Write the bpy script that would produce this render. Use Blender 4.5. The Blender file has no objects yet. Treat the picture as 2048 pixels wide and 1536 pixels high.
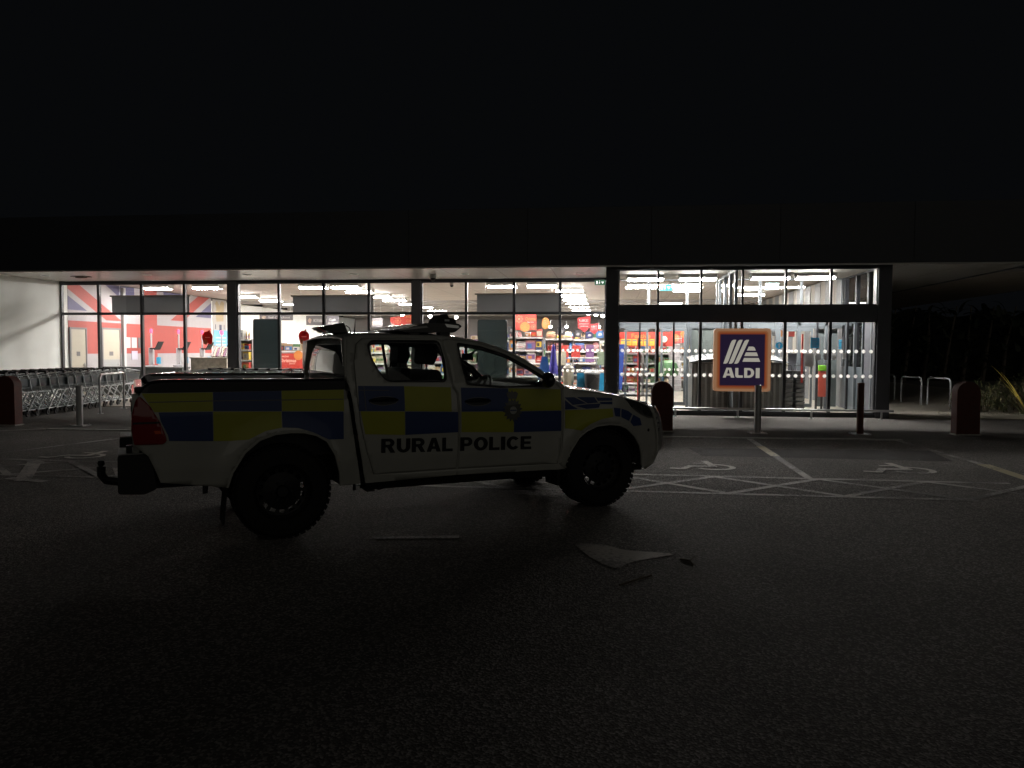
import bpy, bmesh, math, random
from mathutils import Vector, Matrix
from math import sin, cos, pi, radians, hypot, exp, atan
random.seed(7)
SC = bpy.context.scene
COL = SC.collection

# ------------------------------------------------------------------ camera, sky, lamp, exposure
cam = bpy.data.cameras.new("camera")
cam.sensor_width = 36.0
cam.lens = 1539.0 / 2048.0 * 36.0
cam.clip_start = 0.1
cam.clip_end = 900.0
cam_ob = bpy.data.objects.new("camera", cam)
COL.objects.link(cam_ob)
YAW, PIT, ROLL = radians(7.0), atan(68.0 / 1539.0), 0.0045
fwd = Vector((-sin(YAW) * cos(PIT), cos(YAW) * cos(PIT), -sin(PIT)))
r0 = Vector((cos(YAW), sin(YAW), 0.0))
u0 = r0.cross(fwd)
rgt = r0 * cos(ROLL) + u0 * sin(ROLL)
upv = u0 * cos(ROLL) - r0 * sin(ROLL)
m = Matrix((rgt, upv, -fwd)).transposed().to_4x4()
m.translation = Vector((0, 0, 1.555))
cam_ob.matrix_world = m
SC.camera = cam_ob

W = bpy.data.worlds.new("World")
SC.world = W
W.use_nodes = True
W.node_tree.nodes["Background"].inputs[0].default_value = (0.75, 0.85, 1.0, 1)
W.node_tree.nodes["Background"].inputs[1].default_value = 0.0028

sun = bpy.data.lights.new("night_glow", 'SUN')       # the faint far light of the car park behind the camera
sun.energy = 0.115
sun.angle = radians(95)
sun.color = (1.0, 0.94, 0.80)
sun_ob = bpy.data.objects.new("night_glow", sun)
COL.objects.link(sun_ob)
sun_ob.rotation_euler = (radians(84), 0, radians(24))
sun_ob.location = (4, -30, 10)

LAMP = 195.0          # brightness of the ceiling panels
SC.view_settings.view_transform = 'Standard'
SC.view_settings.look = 'None'
SC.view_settings.exposure = 0.0
SC.view_settings.gamma = 1.0
SC.view_settings.use_curve_mapping = False
SC.cycles.use_denoising = True
SC.cycles.max_bounces = 10
SC.cycles.diffuse_bounces = 5
SC.cycles.glossy_bounces = 5
SC.cycles.transmission_bounces = 6
SC.cycles.transparent_max_bounces = 24
SC.cycles.sample_clamp_indirect = 4.0
SC.cycles.caustics_reflective = False
SC.cycles.caustics_refractive = False
SC.cycles.use_light_tree = True

# ------------------------------------------------------------------ materials
MATS = {}
def mat(name, col, rough=0.6, metal=0.0, coat=0.0, noise=0.0, nscale=8.0, bump=0.0, bscale=60.0, spec=0.5):
    if name in MATS: return MATS[name]
    mt = bpy.data.materials.new(name); mt.use_nodes = True
    nt = mt.node_tree; b = nt.nodes["Principled BSDF"]
    b.inputs["Base Color"].default_value = (*col, 1)
    b.inputs["Roughness"].default_value = rough
    b.inputs["Metallic"].default_value = metal
    b.inputs["Specular IOR Level"].default_value = spec
    if coat:
        b.inputs["Coat Weight"].default_value = coat
        b.inputs["Coat Roughness"].default_value = 0.04
    tc = None
    if noise or bump:
        tc = nt.nodes.new("ShaderNodeTexCoord")
    if noise:
        n = nt.nodes.new("ShaderNodeTexNoise"); n.inputs["Scale"].default_value = nscale
        n.inputs["Detail"].default_value = 6
        nt.links.new(tc.outputs["Object"], n.inputs["Vector"])
        r = nt.nodes.new("ShaderNodeMapRange")
        r.inputs["From Min"].default_value = 0.3; r.inputs["From Max"].default_value = 0.7
        r.inputs["To Min"].default_value = 1 - noise; r.inputs["To Max"].default_value = 1 + noise
        nt.links.new(n.outputs["Fac"], r.inputs["Value"])
        mx = nt.nodes.new("ShaderNodeVectorMath"); mx.operation = 'SCALE'
        mx.inputs[0].default_value = col
        nt.links.new(r.outputs["Result"], mx.inputs["Scale"])
        nt.links.new(mx.outputs["Vector"], b.inputs["Base Color"])
        r2 = nt.nodes.new("ShaderNodeMapRange")
        r2.inputs["To Min"].default_value = max(0.02, rough - 0.12); r2.inputs["To Max"].default_value = min(1, rough + 0.12)
        nt.links.new(n.outputs["Fac"], r2.inputs["Value"])
        nt.links.new(r2.outputs["Result"], b.inputs["Roughness"])
    if bump:
        n2 = nt.nodes.new("ShaderNodeTexNoise"); n2.inputs["Scale"].default_value = bscale
        n2.inputs["Detail"].default_value = 4
        nt.links.new(tc.outputs["Object"], n2.inputs["Vector"])
        bp = nt.nodes.new("ShaderNodeBump"); bp.inputs["Strength"].default_value = bump
        bp.inputs["Distance"].default_value = 0.01
        nt.links.new(n2.outputs["Fac"], bp.inputs["Height"])
        nt.links.new(bp.outputs["Normal"], b.inputs["Normal"])
    MATS[name] = mt
    return mt

def emis(name, col, strength):
    if name in MATS: return MATS[name]
    mt = bpy.data.materials.new(name); mt.use_nodes = True
    b = mt.node_tree.nodes["Principled BSDF"]
    b.inputs["Base Color"].default_value = (*[min(0.8, c) * (0.15 if strength < 3 else 1) for c in col], 1)
    b.inputs["Emission Color"].default_value = (*col, 1)
    b.inputs["Emission Strength"].default_value = strength
    MATS[name] = mt
    return mt

def glow(name, col, strength):      # a sign face given a weak emission to brighten it
    mt = emis(name, col, strength); mt.node_tree.nodes["Principled BSDF"].inputs["Roughness"].default_value = .4
    return mt

def glass(name, tint=(1, 1, 1), k=1.7, rough=0.0):
    if name in MATS: return MATS[name]
    mt = bpy.data.materials.new(name); mt.use_nodes = True
    nt = mt.node_tree
    for n in list(nt.nodes): nt.nodes.remove(n)
    out = nt.nodes.new("ShaderNodeOutputMaterial")
    tr = nt.nodes.new("ShaderNodeBsdfTransparent"); tr.inputs[0].default_value = (*tint, 1)
    gl = nt.nodes.new("ShaderNodeBsdfGlossy"); gl.inputs["Roughness"].default_value = rough
    fr = nt.nodes.new("ShaderNodeLayerWeight"); fr.inputs["Blend"].default_value = 0.5      # a thin pane: same from both sides
    pw = nt.nodes.new("ShaderNodeMath"); pw.operation = 'POWER'; pw.inputs[1].default_value = 5.0
    mu = nt.nodes.new("ShaderNodeMath"); mu.operation = 'MULTIPLY_ADD'; mu.inputs[1].default_value = 0.8
    mu.inputs[2].default_value = 0.04 * k; mu.use_clamp = True
    mx = nt.nodes.new("ShaderNodeMixShader")
    nt.links.new(fr.outputs["Facing"], pw.inputs[0])
    nt.links.new(pw.outputs[0], mu.inputs[0]); nt.links.new(mu.outputs[0], mx.inputs[0])
    nt.links.new(tr.outputs[0], mx.inputs[1]); nt.links.new(gl.outputs[0], mx.inputs[2])
    nt.links.new(mx.outputs[0], out.inputs[0])
    MATS[name] = mt
    return mt

def board_mat(name, col, through):
    mt = bpy.data.materials.new(name); mt.use_nodes = True
    nt = mt.node_tree; b = nt.nodes["Principled BSDF"]; out = nt.nodes["Material Output"]
    b.inputs["Base Color"].default_value = (*col, 1); b.inputs["Roughness"].default_value = 0.5
    tl = nt.nodes.new("ShaderNodeBsdfTranslucent"); tl.inputs[0].default_value = (*through, 1)
    n = nt.nodes.new("ShaderNodeTexNoise"); n.inputs["Scale"].default_value = 1.5
    tc = nt.nodes.new("ShaderNodeTexCoord"); nt.links.new(tc.outputs["Object"], n.inputs["Vector"])
    mr = nt.nodes.new("ShaderNodeMapRange"); mr.inputs["To Min"].default_value = .35; mr.inputs["To Max"].default_value = .65
    nt.links.new(n.outputs[0], mr.inputs["Value"])
    mx = nt.nodes.new("ShaderNodeMixShader"); nt.links.new(mr.outputs[0], mx.inputs[0])
    nt.links.new(b.outputs[0], mx.inputs[1]); nt.links.new(tl.outputs[0], mx.inputs[2]); nt.links.new(mx.outputs[0], out.inputs[0])
    MATS[name] = mt
    return mt

def asphalt(name, dark, light, scale, patch=0.25):
    mt = bpy.data.materials.new(name); mt.use_nodes = True
    nt = mt.node_tree; b = nt.nodes["Principled BSDF"]
    tc = nt.nodes.new("ShaderNodeTexCoord")
    v = nt.nodes.new("ShaderNodeTexVoronoi"); v.inputs["Scale"].default_value = scale
    n = nt.nodes.new("ShaderNodeTexNoise"); n.inputs["Scale"].default_value = 0.55; n.inputs["Detail"].default_value = 7
    n3 = nt.nodes.new("ShaderNodeTexNoise"); n3.inputs["Scale"].default_value = scale * 0.45; n3.inputs["Detail"].default_value = 3
    for q in (v, n, n3): nt.links.new(tc.outputs["Object"], q.inputs["Vector"])
    sx = nt.nodes.new("ShaderNodeSeparateColor"); nt.links.new(v.outputs["Color"], sx.inputs[0])
    mr = nt.nodes.new("ShaderNodeMapRange"); mr.inputs["From Min"].default_value = 0.5; mr.inputs["From Max"].default_value = 1.05
    nt.links.new(sx.outputs[0], mr.inputs["Value"])
    mx = nt.nodes.new("ShaderNodeMix"); mx.data_type = 'RGBA'
    mx.inputs[6].default_value = (*dark, 1); mx.inputs[7].default_value = (*light, 1)
    nt.links.new(mr.outputs[0], mx.inputs[0])
    mp = nt.nodes.new("ShaderNodeMapRange"); mp.inputs["From Min"].default_value = 0.3; mp.inputs["From Max"].default_value = 0.7
    mp.inputs["To Min"].default_value = 1 - patch; mp.inputs["To Max"].default_value = 1 + patch
    nt.links.new(n.outputs[0], mp.inputs["Value"])
    sc = nt.nodes.new("ShaderNodeVectorMath"); sc.operation = 'SCALE'
    nt.links.new(mx.outputs[2], sc.inputs[0]); nt.links.new(mp.outputs[0], sc.inputs["Scale"])
    nt.links.new(sc.outputs[0], b.inputs["Base Color"])
    b.inputs["Roughness"].default_value = 0.9
    b.inputs["Specular IOR Level"].default_value = 0.22
    ad = nt.nodes.new("ShaderNodeMath"); nt.links.new(v.outputs["Distance"], ad.inputs[0]); nt.links.new(n3.outputs[0], ad.inputs[1])
    bp = nt.nodes.new("ShaderNodeBump"); bp.inputs["Strength"].default_value = 0.55; bp.inputs["Distance"].default_value = 0.010
    nt.links.new(ad.outputs[0], bp.inputs["Height"]); nt.links.new(bp.outputs[0], b.inputs["Normal"])
    MATS[name] = mt
    return mt

def worn_paint(name, col, under, keep=0.5):
    mt = bpy.data.materials.new(name); mt.use_nodes = True
    nt = mt.node_tree; b = nt.nodes["Principled BSDF"]
    tc = nt.nodes.new("ShaderNodeTexCoord")
    n = nt.nodes.new("ShaderNodeTexNoise"); n.inputs["Scale"].default_value = 30; n.inputs["Detail"].default_value = 8
    n.inputs["Roughness"].default_value = 0.7
    n2 = nt.nodes.new("ShaderNodeTexNoise"); n2.inputs["Scale"].default_value = 1.3; n2.inputs["Detail"].default_value = 2
    for q in (n, n2): nt.links.new(tc.outputs["Object"], q.inputs["Vector"])
    ad = nt.nodes.new("ShaderNodeMath"); nt.links.new(n.outputs[0], ad.inputs[0]); nt.links.new(n2.outputs[0], ad.inputs[1])
    mr = nt.nodes.new("ShaderNodeMapRange")
    mr.inputs["From Min"].default_value = 1.15 - 0.4 * keep; mr.inputs["From Max"].default_value = 1.32 - 0.4 * keep
    nt.links.new(ad.outputs[0], mr.inputs["Value"])
    mx = nt.nodes.new("ShaderNodeMix"); mx.data_type = 'RGBA'
    mx.inputs[6].default_value = (*under, 1); mx.inputs[7].default_value = (*col, 1)
    nt.links.new(mr.outputs[0], mx.inputs[0])
    nt.links.new(mx.outputs[2], b.inputs["Base Color"])
    b.inputs["Roughness"].default_value = 0.75
    bp = nt.nodes.new("ShaderNodeBump"); bp.inputs["Strength"].default_value = 0.6; bp.inputs["Distance"].default_value = 0.006
    nt.links.new(n.outputs[0], bp.inputs["Height"]); nt.links.new(bp.outputs[0], b.inputs["Normal"])
    MATS[name] = mt
    return mt

def tiles(name, c1, c2, sx, sy, rough, mortar=0.012, plane='xy'):
    mt = bpy.data.materials.new(name); mt.use_nodes = True
    nt = mt.node_tree; b = nt.nodes["Principled BSDF"]
    tc = nt.nodes.new("ShaderNodeTexCoord")
    br = nt.nodes.new("ShaderNodeTexBrick"); br.offset = 0.0
    br.inputs["Color1"].default_value = (*c1, 1)
    br.inputs["Color2"].default_value = (*[c * 0.95 for c in c1], 1)
    br.inputs["Mortar"].default_value = (*c2, 1)
    br.inputs["Scale"].default_value = 1.0; br.inputs["Brick Width"].default_value = sx; br.inputs["Row Height"].default_value = sy
    br.inputs["Mortar Size"].default_value = mortar; br.inputs["Mortar Smooth"].default_value = 0.1
    nt.links.new(tc.outputs["Object"], br.inputs["Vector"])
    n = nt.nodes.new("ShaderNodeTexNoise"); n.inputs["Scale"].default_value = 1.7; n.inputs["Detail"].default_value = 5
    nt.links.new(tc.outputs["Object"], n.inputs["Vector"])
    mr = nt.nodes.new("ShaderNodeMapRange"); mr.inputs["To Min"].default_value = 0.9; mr.inputs["To Max"].default_value = 1.08
    nt.links.new(n.outputs[0], mr.inputs["Value"])
    sc = nt.nodes.new("ShaderNodeVectorMath"); sc.operation = 'SCALE'
    nt.links.new(br.outputs["Color"], sc.inputs[0]); nt.links.new(mr.outputs[0], sc.inputs["Scale"])
    nt.links.new(sc.outputs[0], b.inputs["Base Color"])
    b.inputs["Roughness"].default_value = rough
    MATS[name] = mt
    return mt

M_FRAME = mat("dark_frame", (0.022, 0.024, 0.03), 0.45, noise=0.15)
M_GREYALU = mat("grey_aluminium", (0.13, 0.15, 0.165), 0.4, 0.3)
M_ANTH = mat("anthracite_panel", (0.065, 0.068, 0.08), 0.5, noise=0.12, nscale=2)
M_FASC = mat("fascia_panel", (0.032, 0.036, 0.045), 0.45, noise=0.1, nscale=1)
M_SOFF = tiles("soffit_panel", (0.80, 0.785, 0.76), (0.46, 0.38, 0.37), 1.4, 3.4, 0.27, 0.008)
M_SOFF.node_tree.nodes["Principled BSDF"].inputs["Metallic"].default_value = 0.25
M_RENDER = mat("white_render", (0.84, 0.86, 0.84), 0.85, noise=0.06, nscale=1.2, bump=0.15, bscale=90)
M_WHITEWALL = mat("shop_wall", (.32,.305,.29), 0.8, noise=0.04, nscale=1)
M_CEIL = tiles("shop_ceiling", (0.56, 0.51, 0.47), (0.33, 0.30, 0.27), 1.2, 0.6, 0.7, 0.012)
M_FLOOR = tiles("shop_floor_tile", (0.42, 0.39, 0.33), (0.2, 0.18, 0.15), 0.6, 0.6, 0.3, 0.006)
M_GLASS = glass("window_glass")
M_STEEL = mat("brushed_steel", (0.55, 0.56, 0.57), 0.28, 1.0)
M_GALV = mat("galvanised_tube", (0.68, 0.72, 0.74), 0.42, 0.35, noise=0.12, nscale=25)
M_BLACK = mat("black_plastic", (.008,.008,.009), 0.5, bump=0.1, bscale=200)
M_RUBBER = mat("tyre_rubber", (.005,.005,.0055), 0.8, bump=0.3, bscale=120)
M_RED = mat("poster_red", (0.38, 0.03, 0.02), 0.55, noise=0.05)
M_ORANGE = mat("poster_orange", (0.48, 0.17, 0.04), 0.55)
M_WHITE = mat("print_white", (0.52, 0.52, 0.52), 0.55)
M_GREYBOARD = board_mat("board_back_grey", (0.12, 0.125, 0.13), (.30, .305, .31))
M_SIGNGREY = mat("sign_grey", (0.12, 0.115, 0.12), 0.6)
M_CREAM = mat("door_cream", (0.42, 0.385, 0.31), 0.55, noise=0.03)
M_BLUE = mat("print_blue", (0.02, 0.06, 0.32), 0.5)
M_CYAN = mat("print_cyan", (0.03, 0.30, 0.52), 0.5)
M_YELLOW = mat("print_yellow", (0.55, 0.33, 0.025), 0.5)
M_GREEN = mat("print_green", (0.08, 0.20, 0.06), 0.5)
M_NAVY = mat("print_navy", (0.02, 0.022, 0.06), 0.5)
M_LAMP = emis("panel_lamp", (1.0, 0.955, 0.90), LAMP)
M_BULB = emis("track_lamp", (1.0, 0.94, 0.85), LAMP * 0.2)

# ------------------------------------------------------------------ mesh building
class MB:
    def __init__(s): s.v = []; s.f = []; s.m = []
    def add(s, pts, faces, m=0):
        o = len(s.v); s.v += [tuple(p) for p in pts]
        for f in faces: s.f.append([i + o for i in f]); s.m.append(m)
        return s
    def poly(s, pts, m=0): return s.add(pts, [list(range(len(pts)))], m)
    def box(s, x0, x1, y0, y1, z0, z1, m=0):
        p = [(x0, y0, z0), (x1, y0, z0), (x1, y1, z0), (x0, y1, z0), (x0, y0, z1), (x1, y0, z1), (x1, y1, z1), (x0, y1, z1)]
        return s.add(p, [(3, 2, 1, 0), (4, 5, 6, 7), (0, 1, 5, 4), (1, 2, 6, 5), (2, 3, 7, 6), (3, 0, 4, 7)], m)
    def ring(s, c, ax, r, n, ph=0.0):
        ax = Vector(ax).normalized()
        a = Vector((0, 0, 1)) if abs(ax.z) < 0.9 else Vector((1, 0, 0))
        u = ax.cross(a).normalized(); w = ax.cross(u)
        return [Vector(c) + u * (r * cos(2 * pi * i / n + ph)) + w * (r * sin(2 * pi * i / n + ph)) for i in range(n)]
    def cyl(s, p0, p1, r0, r1=None, n=12, m=0, cap=True):
        r1 = r0 if r1 is None else r1
        d = Vector(p1) - Vector(p0)
        a = s.ring(p0, d, r0, n); b = s.ring(p1, d, r1, n)
        fs = [(i, (i + 1) % n, n + (i + 1) % n, n + i) for i in range(n)]
        if cap: fs += [tuple(range(n - 1, -1, -1)), tuple(range(n, 2 * n))]
        return s.add(a + b, fs, m)
    def tube(s, pts, r, n=6, m=0):
        pts = [Vector(p) for p in pts]; k = len(pts); vs = []
        rs = r if isinstance(r, (list, tuple)) else [r] * k
        ref = None
        for i, p in enumerate(pts):
            d = (pts[min(i + 1, k - 1)] - pts[max(i - 1, 0)]).normalized()
            if ref is None:
                ref = Vector((0, 0, 1)) if abs(d.z) < 0.9 else Vector((1, 0, 0))
            u = (ref - d * ref.dot(d)).normalized(); ref = u; w = d.cross(u)
            vs += [p + u * (rs[i] * cos(2 * pi * j / n)) + w * (rs[i] * sin(2 * pi * j / n)) for j in range(n)]
        fs = []
        for i in range(k - 1):
            for j in range(n):
                fs.append((i * n + j, i * n + (j + 1) % n, (i + 1) * n + (j + 1) % n, (i + 1) * n + j))
        fs += [tuple(range(n - 1, -1, -1)), tuple(range((k - 1) * n, k * n))]
        return s.add(vs, fs, m)
    def lathe(s, prof, n=24, c=(0, 0, 0), axis='z', m=0, a0=0.0, a1=2 * pi):
        full = abs(a1 - a0 - 2 * pi) < 1e-6
        k = n if full else n + 1
        vs = []
        for (r, h) in prof:
            for i in range(k):
                a = a0 + (a1 - a0) * i / n
                x, y = r * cos(a), r * sin(a)
                p = (x, y, h) if axis == 'z' else ((x, h, y) if axis == 'y' else (h, x, y))
                vs.append((p[0] + c[0], p[1] + c[1], p[2] + c[2]))
        fs = []
        for j in range(len(prof) - 1):
            for i in range(n if full else n):
                i2 = (i + 1) % k if full else i + 1
                fs.append((j * k + i, j * k + i2, (j + 1) * k + i2, (j + 1) * k + i))
        return s.add(vs, fs, m)
    def prism(s, poly, f0, f1, m=0, hole=None):
        # poly: 2-D outline; f0/f1 map (a,b) to the front/back 3-D point
        loops = [poly] + ([hole] if hole else [])
        bm = bmesh.new(); es = []
        for lp in loops:
            vv = [bm.verts.new((a, b, 0)) for a, b in lp]
            for i in range(len(vv)): es.append(bm.edges.new((vv[i], vv[(i + 1) % len(vv)])))
        bmesh.ops.triangle_fill(bm, use_beauty=True, use_dissolve=False, edges=es)
        bm.verts.index_update()
        vs = [v.co.copy() for v in bm.verts]; fs = [[v.index for v in f.verts] for f in bm.faces]
        bm.free()
        s.add([f0(v.x, v.y) for v in vs], fs, m)
        if f1 is not None:
            s.add([f1(v.x, v.y) for v in vs], [f[::-1] for f in fs], m)
            for lp in loops:
                k = len(lp)
                s.add([f0(a, b) for a, b in lp] + [f1(a, b) for a, b in lp], [(i, (i + 1) % k, k + (i + 1) % k, k + i) for i in range(k)], m)
        return s
    def merge(s, o, fn=None, m=None):
        k = len(s.v)
        s.v += [tuple(fn(*p)) if fn else p for p in o.v]
        for f, mm in zip(o.f, o.m): s.f.append([i + k for i in f]); s.m.append(mm if m is None else m)
        return s

def build(name, mb, mats, parent=None, smooth=False, bevel=0.0, recalc=True, solid=0.0):
    me = bpy.data.meshes.new(name)
    me.from_pydata(mb.v, [], mb.f)
    for x in (mats if isinstance(mats, (list, tuple)) else [mats]): me.materials.append(x)
    me.polygons.foreach_set("material_index", mb.m)
    if recalc:
        bm = bmesh.new(); bm.from_mesh(me)
        bmesh.ops.remove_doubles(bm, verts=bm.verts, dist=1e-5)
        bmesh.ops.recalc_face_normals(bm, faces=bm.faces)
        bm.to_mesh(me); bm.free()
    if smooth:
        me.polygons.foreach_set("use_smooth", [True] * len(me.polygons))
        try: me.set_sharp_from_angle(angle=radians(38))
        except Exception: pass
    me.update()
    o = bpy.data.objects.new(name, me); COL.objects.link(o)
    if parent: o.parent = parent
    if solid:
        sd = o.modifiers.new("s", 'SOLIDIFY'); sd.thickness = solid; sd.offset = -1
    if bevel:
        bv = o.modifiers.new("b", 'BEVEL'); bv.width = bevel; bv.segments = 2; bv.limit_method = 'ANGLE'
    return o

def tag(o, label, cat, group=None, loc=None, rz=None):
    o["label"] = label; o["category"] = cat
    if group: o["group"] = group
    if loc is not None: o.location = loc
    if rz is not None: o.rotation_euler = (0, 0, rz)
    return o

def thing(name, label, cat, loc=(0, 0, 0), rz=0.0, group=None):
    o = bpy.data.objects.new(name, None); COL.objects.link(o)
    o.empty_display_size = 0.2
    return tag(o, label, cat, group, loc, rz)

def struct(name, mb, mats, **k):
    o = build(name, mb, mats, **k); o["kind"] = "structure"; return o

CH = {}
def copy_tree(o, parent=None):
    c = o.copy(); COL.objects.link(c)
    if parent: c.parent = parent
    for ch in [x for x in bpy.data.objects if x.parent == o]: copy_tree(ch, c)
    return c
def copies(o, n):
    return [copy_tree(o) for _ in range(n)]

TXT = {}
def text_mesh(body, bold=0.0):
    k = (body, bold)
    if k in TXT: return TXT[k]
    cu = bpy.data.curves.new("txt", 'FONT'); cu.body = body; cu.size = 1.0; cu.offset = bold; cu.resolution_u = 3
    ob = bpy.data.objects.new("txt", cu); COL.objects.link(ob)
    dg = bpy.context.evaluated_depsgraph_get(); dg.update()
    me = bpy.data.meshes.new_from_object(ob.evaluated_get(dg))
    vs = [(v.co.x, v.co.y) for v in me.vertices]; fs = [list(p.vertices) for p in me.polygons]
    bpy.data.objects.remove(ob); bpy.data.curves.remove(cu); bpy.data.meshes.remove(me)
    x0 = min(v[0] for v in vs); x1 = max(v[0] for v in vs); y0 = min(v[1] for v in vs); y1 = max(v[1] for v in vs)
    vs = [((x - x0) / (x1 - x0), (y - y0) / (y1 - y0)) for x, y in vs]
    TXT[k] = (vs, fs, (x1 - x0) / (y1 - y0))
    return TXT[k]

def put_text(mb, body, fn, x0, z0, w, h, m=0, bold=0.02):
    """flat lettering filling the rectangle x0..x0+w, z0..z0+h; fn maps (a, b) to 3-D"""
    vs, fs, _ = text_mesh(body, bold)
    mb.add([fn(x0 + a * w, z0 + b * h) for a, b in vs], fs, m)

def roundrect(x0, x1, y0, y1, r, n=5):
    out = []
    for cx, cy, a in ((x1 - r, y1 - r, 0), (x0 + r, y1 - r, pi / 2), (x0 + r, y0 + r, pi), (x1 - r, y0 + r, 3 * pi / 2)):
        for i in range(n + 1): out.append((cx + r * cos(a + pi / 2 * i / n), cy + r * sin(a + pi / 2 * i / n)))
    return out

def roundpoly(poly, r, n=4):
    out = []; k = len(poly)
    for i in range(k):
        p = Vector(poly[i]); a = Vector(poly[i - 1]) - p; b = Vector(poly[(i + 1) % k]) - p
        rr = min(r, a.length * 0.45, b.length * 0.45)
        s = p + a.normalized() * rr; e = p + b.normalized() * rr
        for j in range(n + 1):
            t = j / n
            q = s * (1 - t) ** 2 + p * (2 * t * (1 - t)) + e * t ** 2
            out.append((q.x, q.y))
    return out

def disc(cx, cy, r, n=24): return [(cx + r * cos(2 * pi * i / n), cy + r * sin(2 * pi * i / n)) for i in range(n)]

# ================================================================== SETTING
M_ASPH = asphalt("asphalt_car_park", (0.120, 0.111, 0.102), (0.42, 0.39, 0.365), 84)
M_PAVE = asphalt("asphalt_walkway", (0.125, 0.118, 0.11), (0.25, 0.24, 0.225), 120, 0.18)
M_KERB = mat("kerb_concrete", (0.46, 0.45, 0.42), 0.85, noise=0.25, nscale=14, bump=0.3)
M_LINE = worn_paint("worn_line_paint", (0.72, 0.69, 0.63), (0.18, 0.17, 0.16), 0.85)
M_LINE2 = worn_paint("fresh_line_paint", (0.62, 0.56, 0.36), (0.09, 0.085, 0.08), 0.95)
M_FAINT = worn_paint("faint_line_paint", (0.56, 0.535, 0.50), (0.165, 0.155, 0.145), 0.55)
M_PATCH = asphalt("asphalt_repair", (0.05, 0.047, 0.045), (0.13, 0.12, 0.115), 110, 0.1)

def sheet(pts, z):
    return MB().poly([(x, y, z) for x, y in pts])
def ky(x): return 13.95 + 0.05 * x          # line of the flush kerb
struct("ground", sheet([(-260, -200), (260, -200), (260, 320), (-260, 320)], 0.0), M_ASPH)
struct("pavement", sheet([(-40, 12.2), (-11.4, 12.75), (-10.6, ky(-10.6)), (5.1, ky(5.1)), (7.6, 14.7), (30, 15.6), (30, 60), (14.5, 60), (14.5, 22.3), (-40, 22.3)], 0.004), M_PAVE)
kb = MB()
for i in range(17):
    x0 = -10.55 + i * 0.925; x1 = x0 + 0.915
    a, b = ky(x0), ky(x1)
    kb.add([(x0, a - .06, 0), (x1, b - .06, 0), (x1, b + .06, 0), (x0, a + .06, 0), (x0, a - .06, .016), (x1, b - .06, .016), (x1, b + .06, .016), (x0, a + .06, .016)],
           [(4, 5, 6, 7), (0, 1, 5, 4), (1, 2, 6, 5), (2, 3, 7, 6), (3, 0, 4, 7)])
for (xa, ya, xb, yb) in ((-10.6, 13.42, -11.15, 12.95), (-11.15, 12.95, -12.4, 12.72), (-12.4, 12.72, -16, 12.6)):
    d = Vector((xb - xa, yb - ya)).normalized() * 1.0; nn = Vector((-d.y, d.x)) * 0.06
    kb.add([(xa + nn.x, ya + nn.y, .015), (xb + nn.x, yb + nn.y, .015), (xb - nn.x, yb - nn.y, .015), (xa - nn.x, ya - nn.y, .015)], [(0, 1, 2, 3)])
struct("kerb_strip", kb, M_KERB)

def stroke(mb, x0, y0, x1, y1, w, z=0.005, m=0):
    d = Vector((x1 - x0, y1 - y0)).normalized(); n = Vector((-d.y, d.x)) * w / 2
    k = max(1, int(Vector((x1 - x0, y1 - y0)).length / 0.5))
    return mb.poly([(x0 + n.x, y0 + n.y, z), (x0 - n.x, y0 - n.y, z), (x1 - n.x, y1 - n.y, z), (x1 + n.x, y1 + n.y, z)], m)
rp = MB()
rp.poly([(1.3, 12.5, .003), (5.05, 12.75, .003), (4.9, 11.55, .003), (1.42, 11.6, .003)])
struct("tarmac_repair", rp, M_PATCH)
rm = MB()
stroke(rm, 2.52, 13.98, 2.47, 9.72, 0.10)
stroke(rm, -0.1, 13.85, -0.15, 9.72, 0.10)
stroke(rm, 5.06, 14.15, 5.17, 11.35, 0.10)
stroke(rm, -9.3, 9.74, 4.75, 9.70, 0.085, 0.0045)
stroke(rm, -9.3, 8.52, 3.9, 8.54, 0.085, 0.0045)
for k in range(-8, 4):
    xa = 0.1 + 1.23 * k
    stroke(rm, xa, 8.56, xa + 1.23, 9.68, 0.09, 0.005)
    stroke(rm, xa, 9.68, xa + 1.23, 8.56, 0.09, 0.0055)
stroke(rm, -9.1, 9.4, -8.1, 13.2, 0.09, 0.0045)
rm2 = MB()
stroke(rm2, 5.18, 11.3, 5.10, 9.2, 0.17, 0.006)
stroke(rm2, 2.50, 12.9, 2.49, 11.7, 0.13, 0.0062)
struct("road_markings", rm2, M_LINE2)
rm3 = MB()
stroke(rm3, -7.95, 9.75, -7.55, 9.45, 0.16, 0.006)
stroke(rm3, -7.75, 9.6, -6.75, 8.15, 0.17, 0.0064)
stroke(rm3, -7.05, 8.3, -6.45, 8.15, 0.12, 0.0068)
stroke(rm3, -6.35, 9.35, -5.7, 8.5, 0.16, 0.006)
stroke(rm3, -6.6, 9.3, -6.0, 9.35, 0.12, 0.0064)
stroke(rm, -1.9, 6.1, -1.2, 6.22, 0.09, 0.006)
struct("road_markings", rm3, M_FAINT)
struct("road_markings", rm, M_FAINT)

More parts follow.
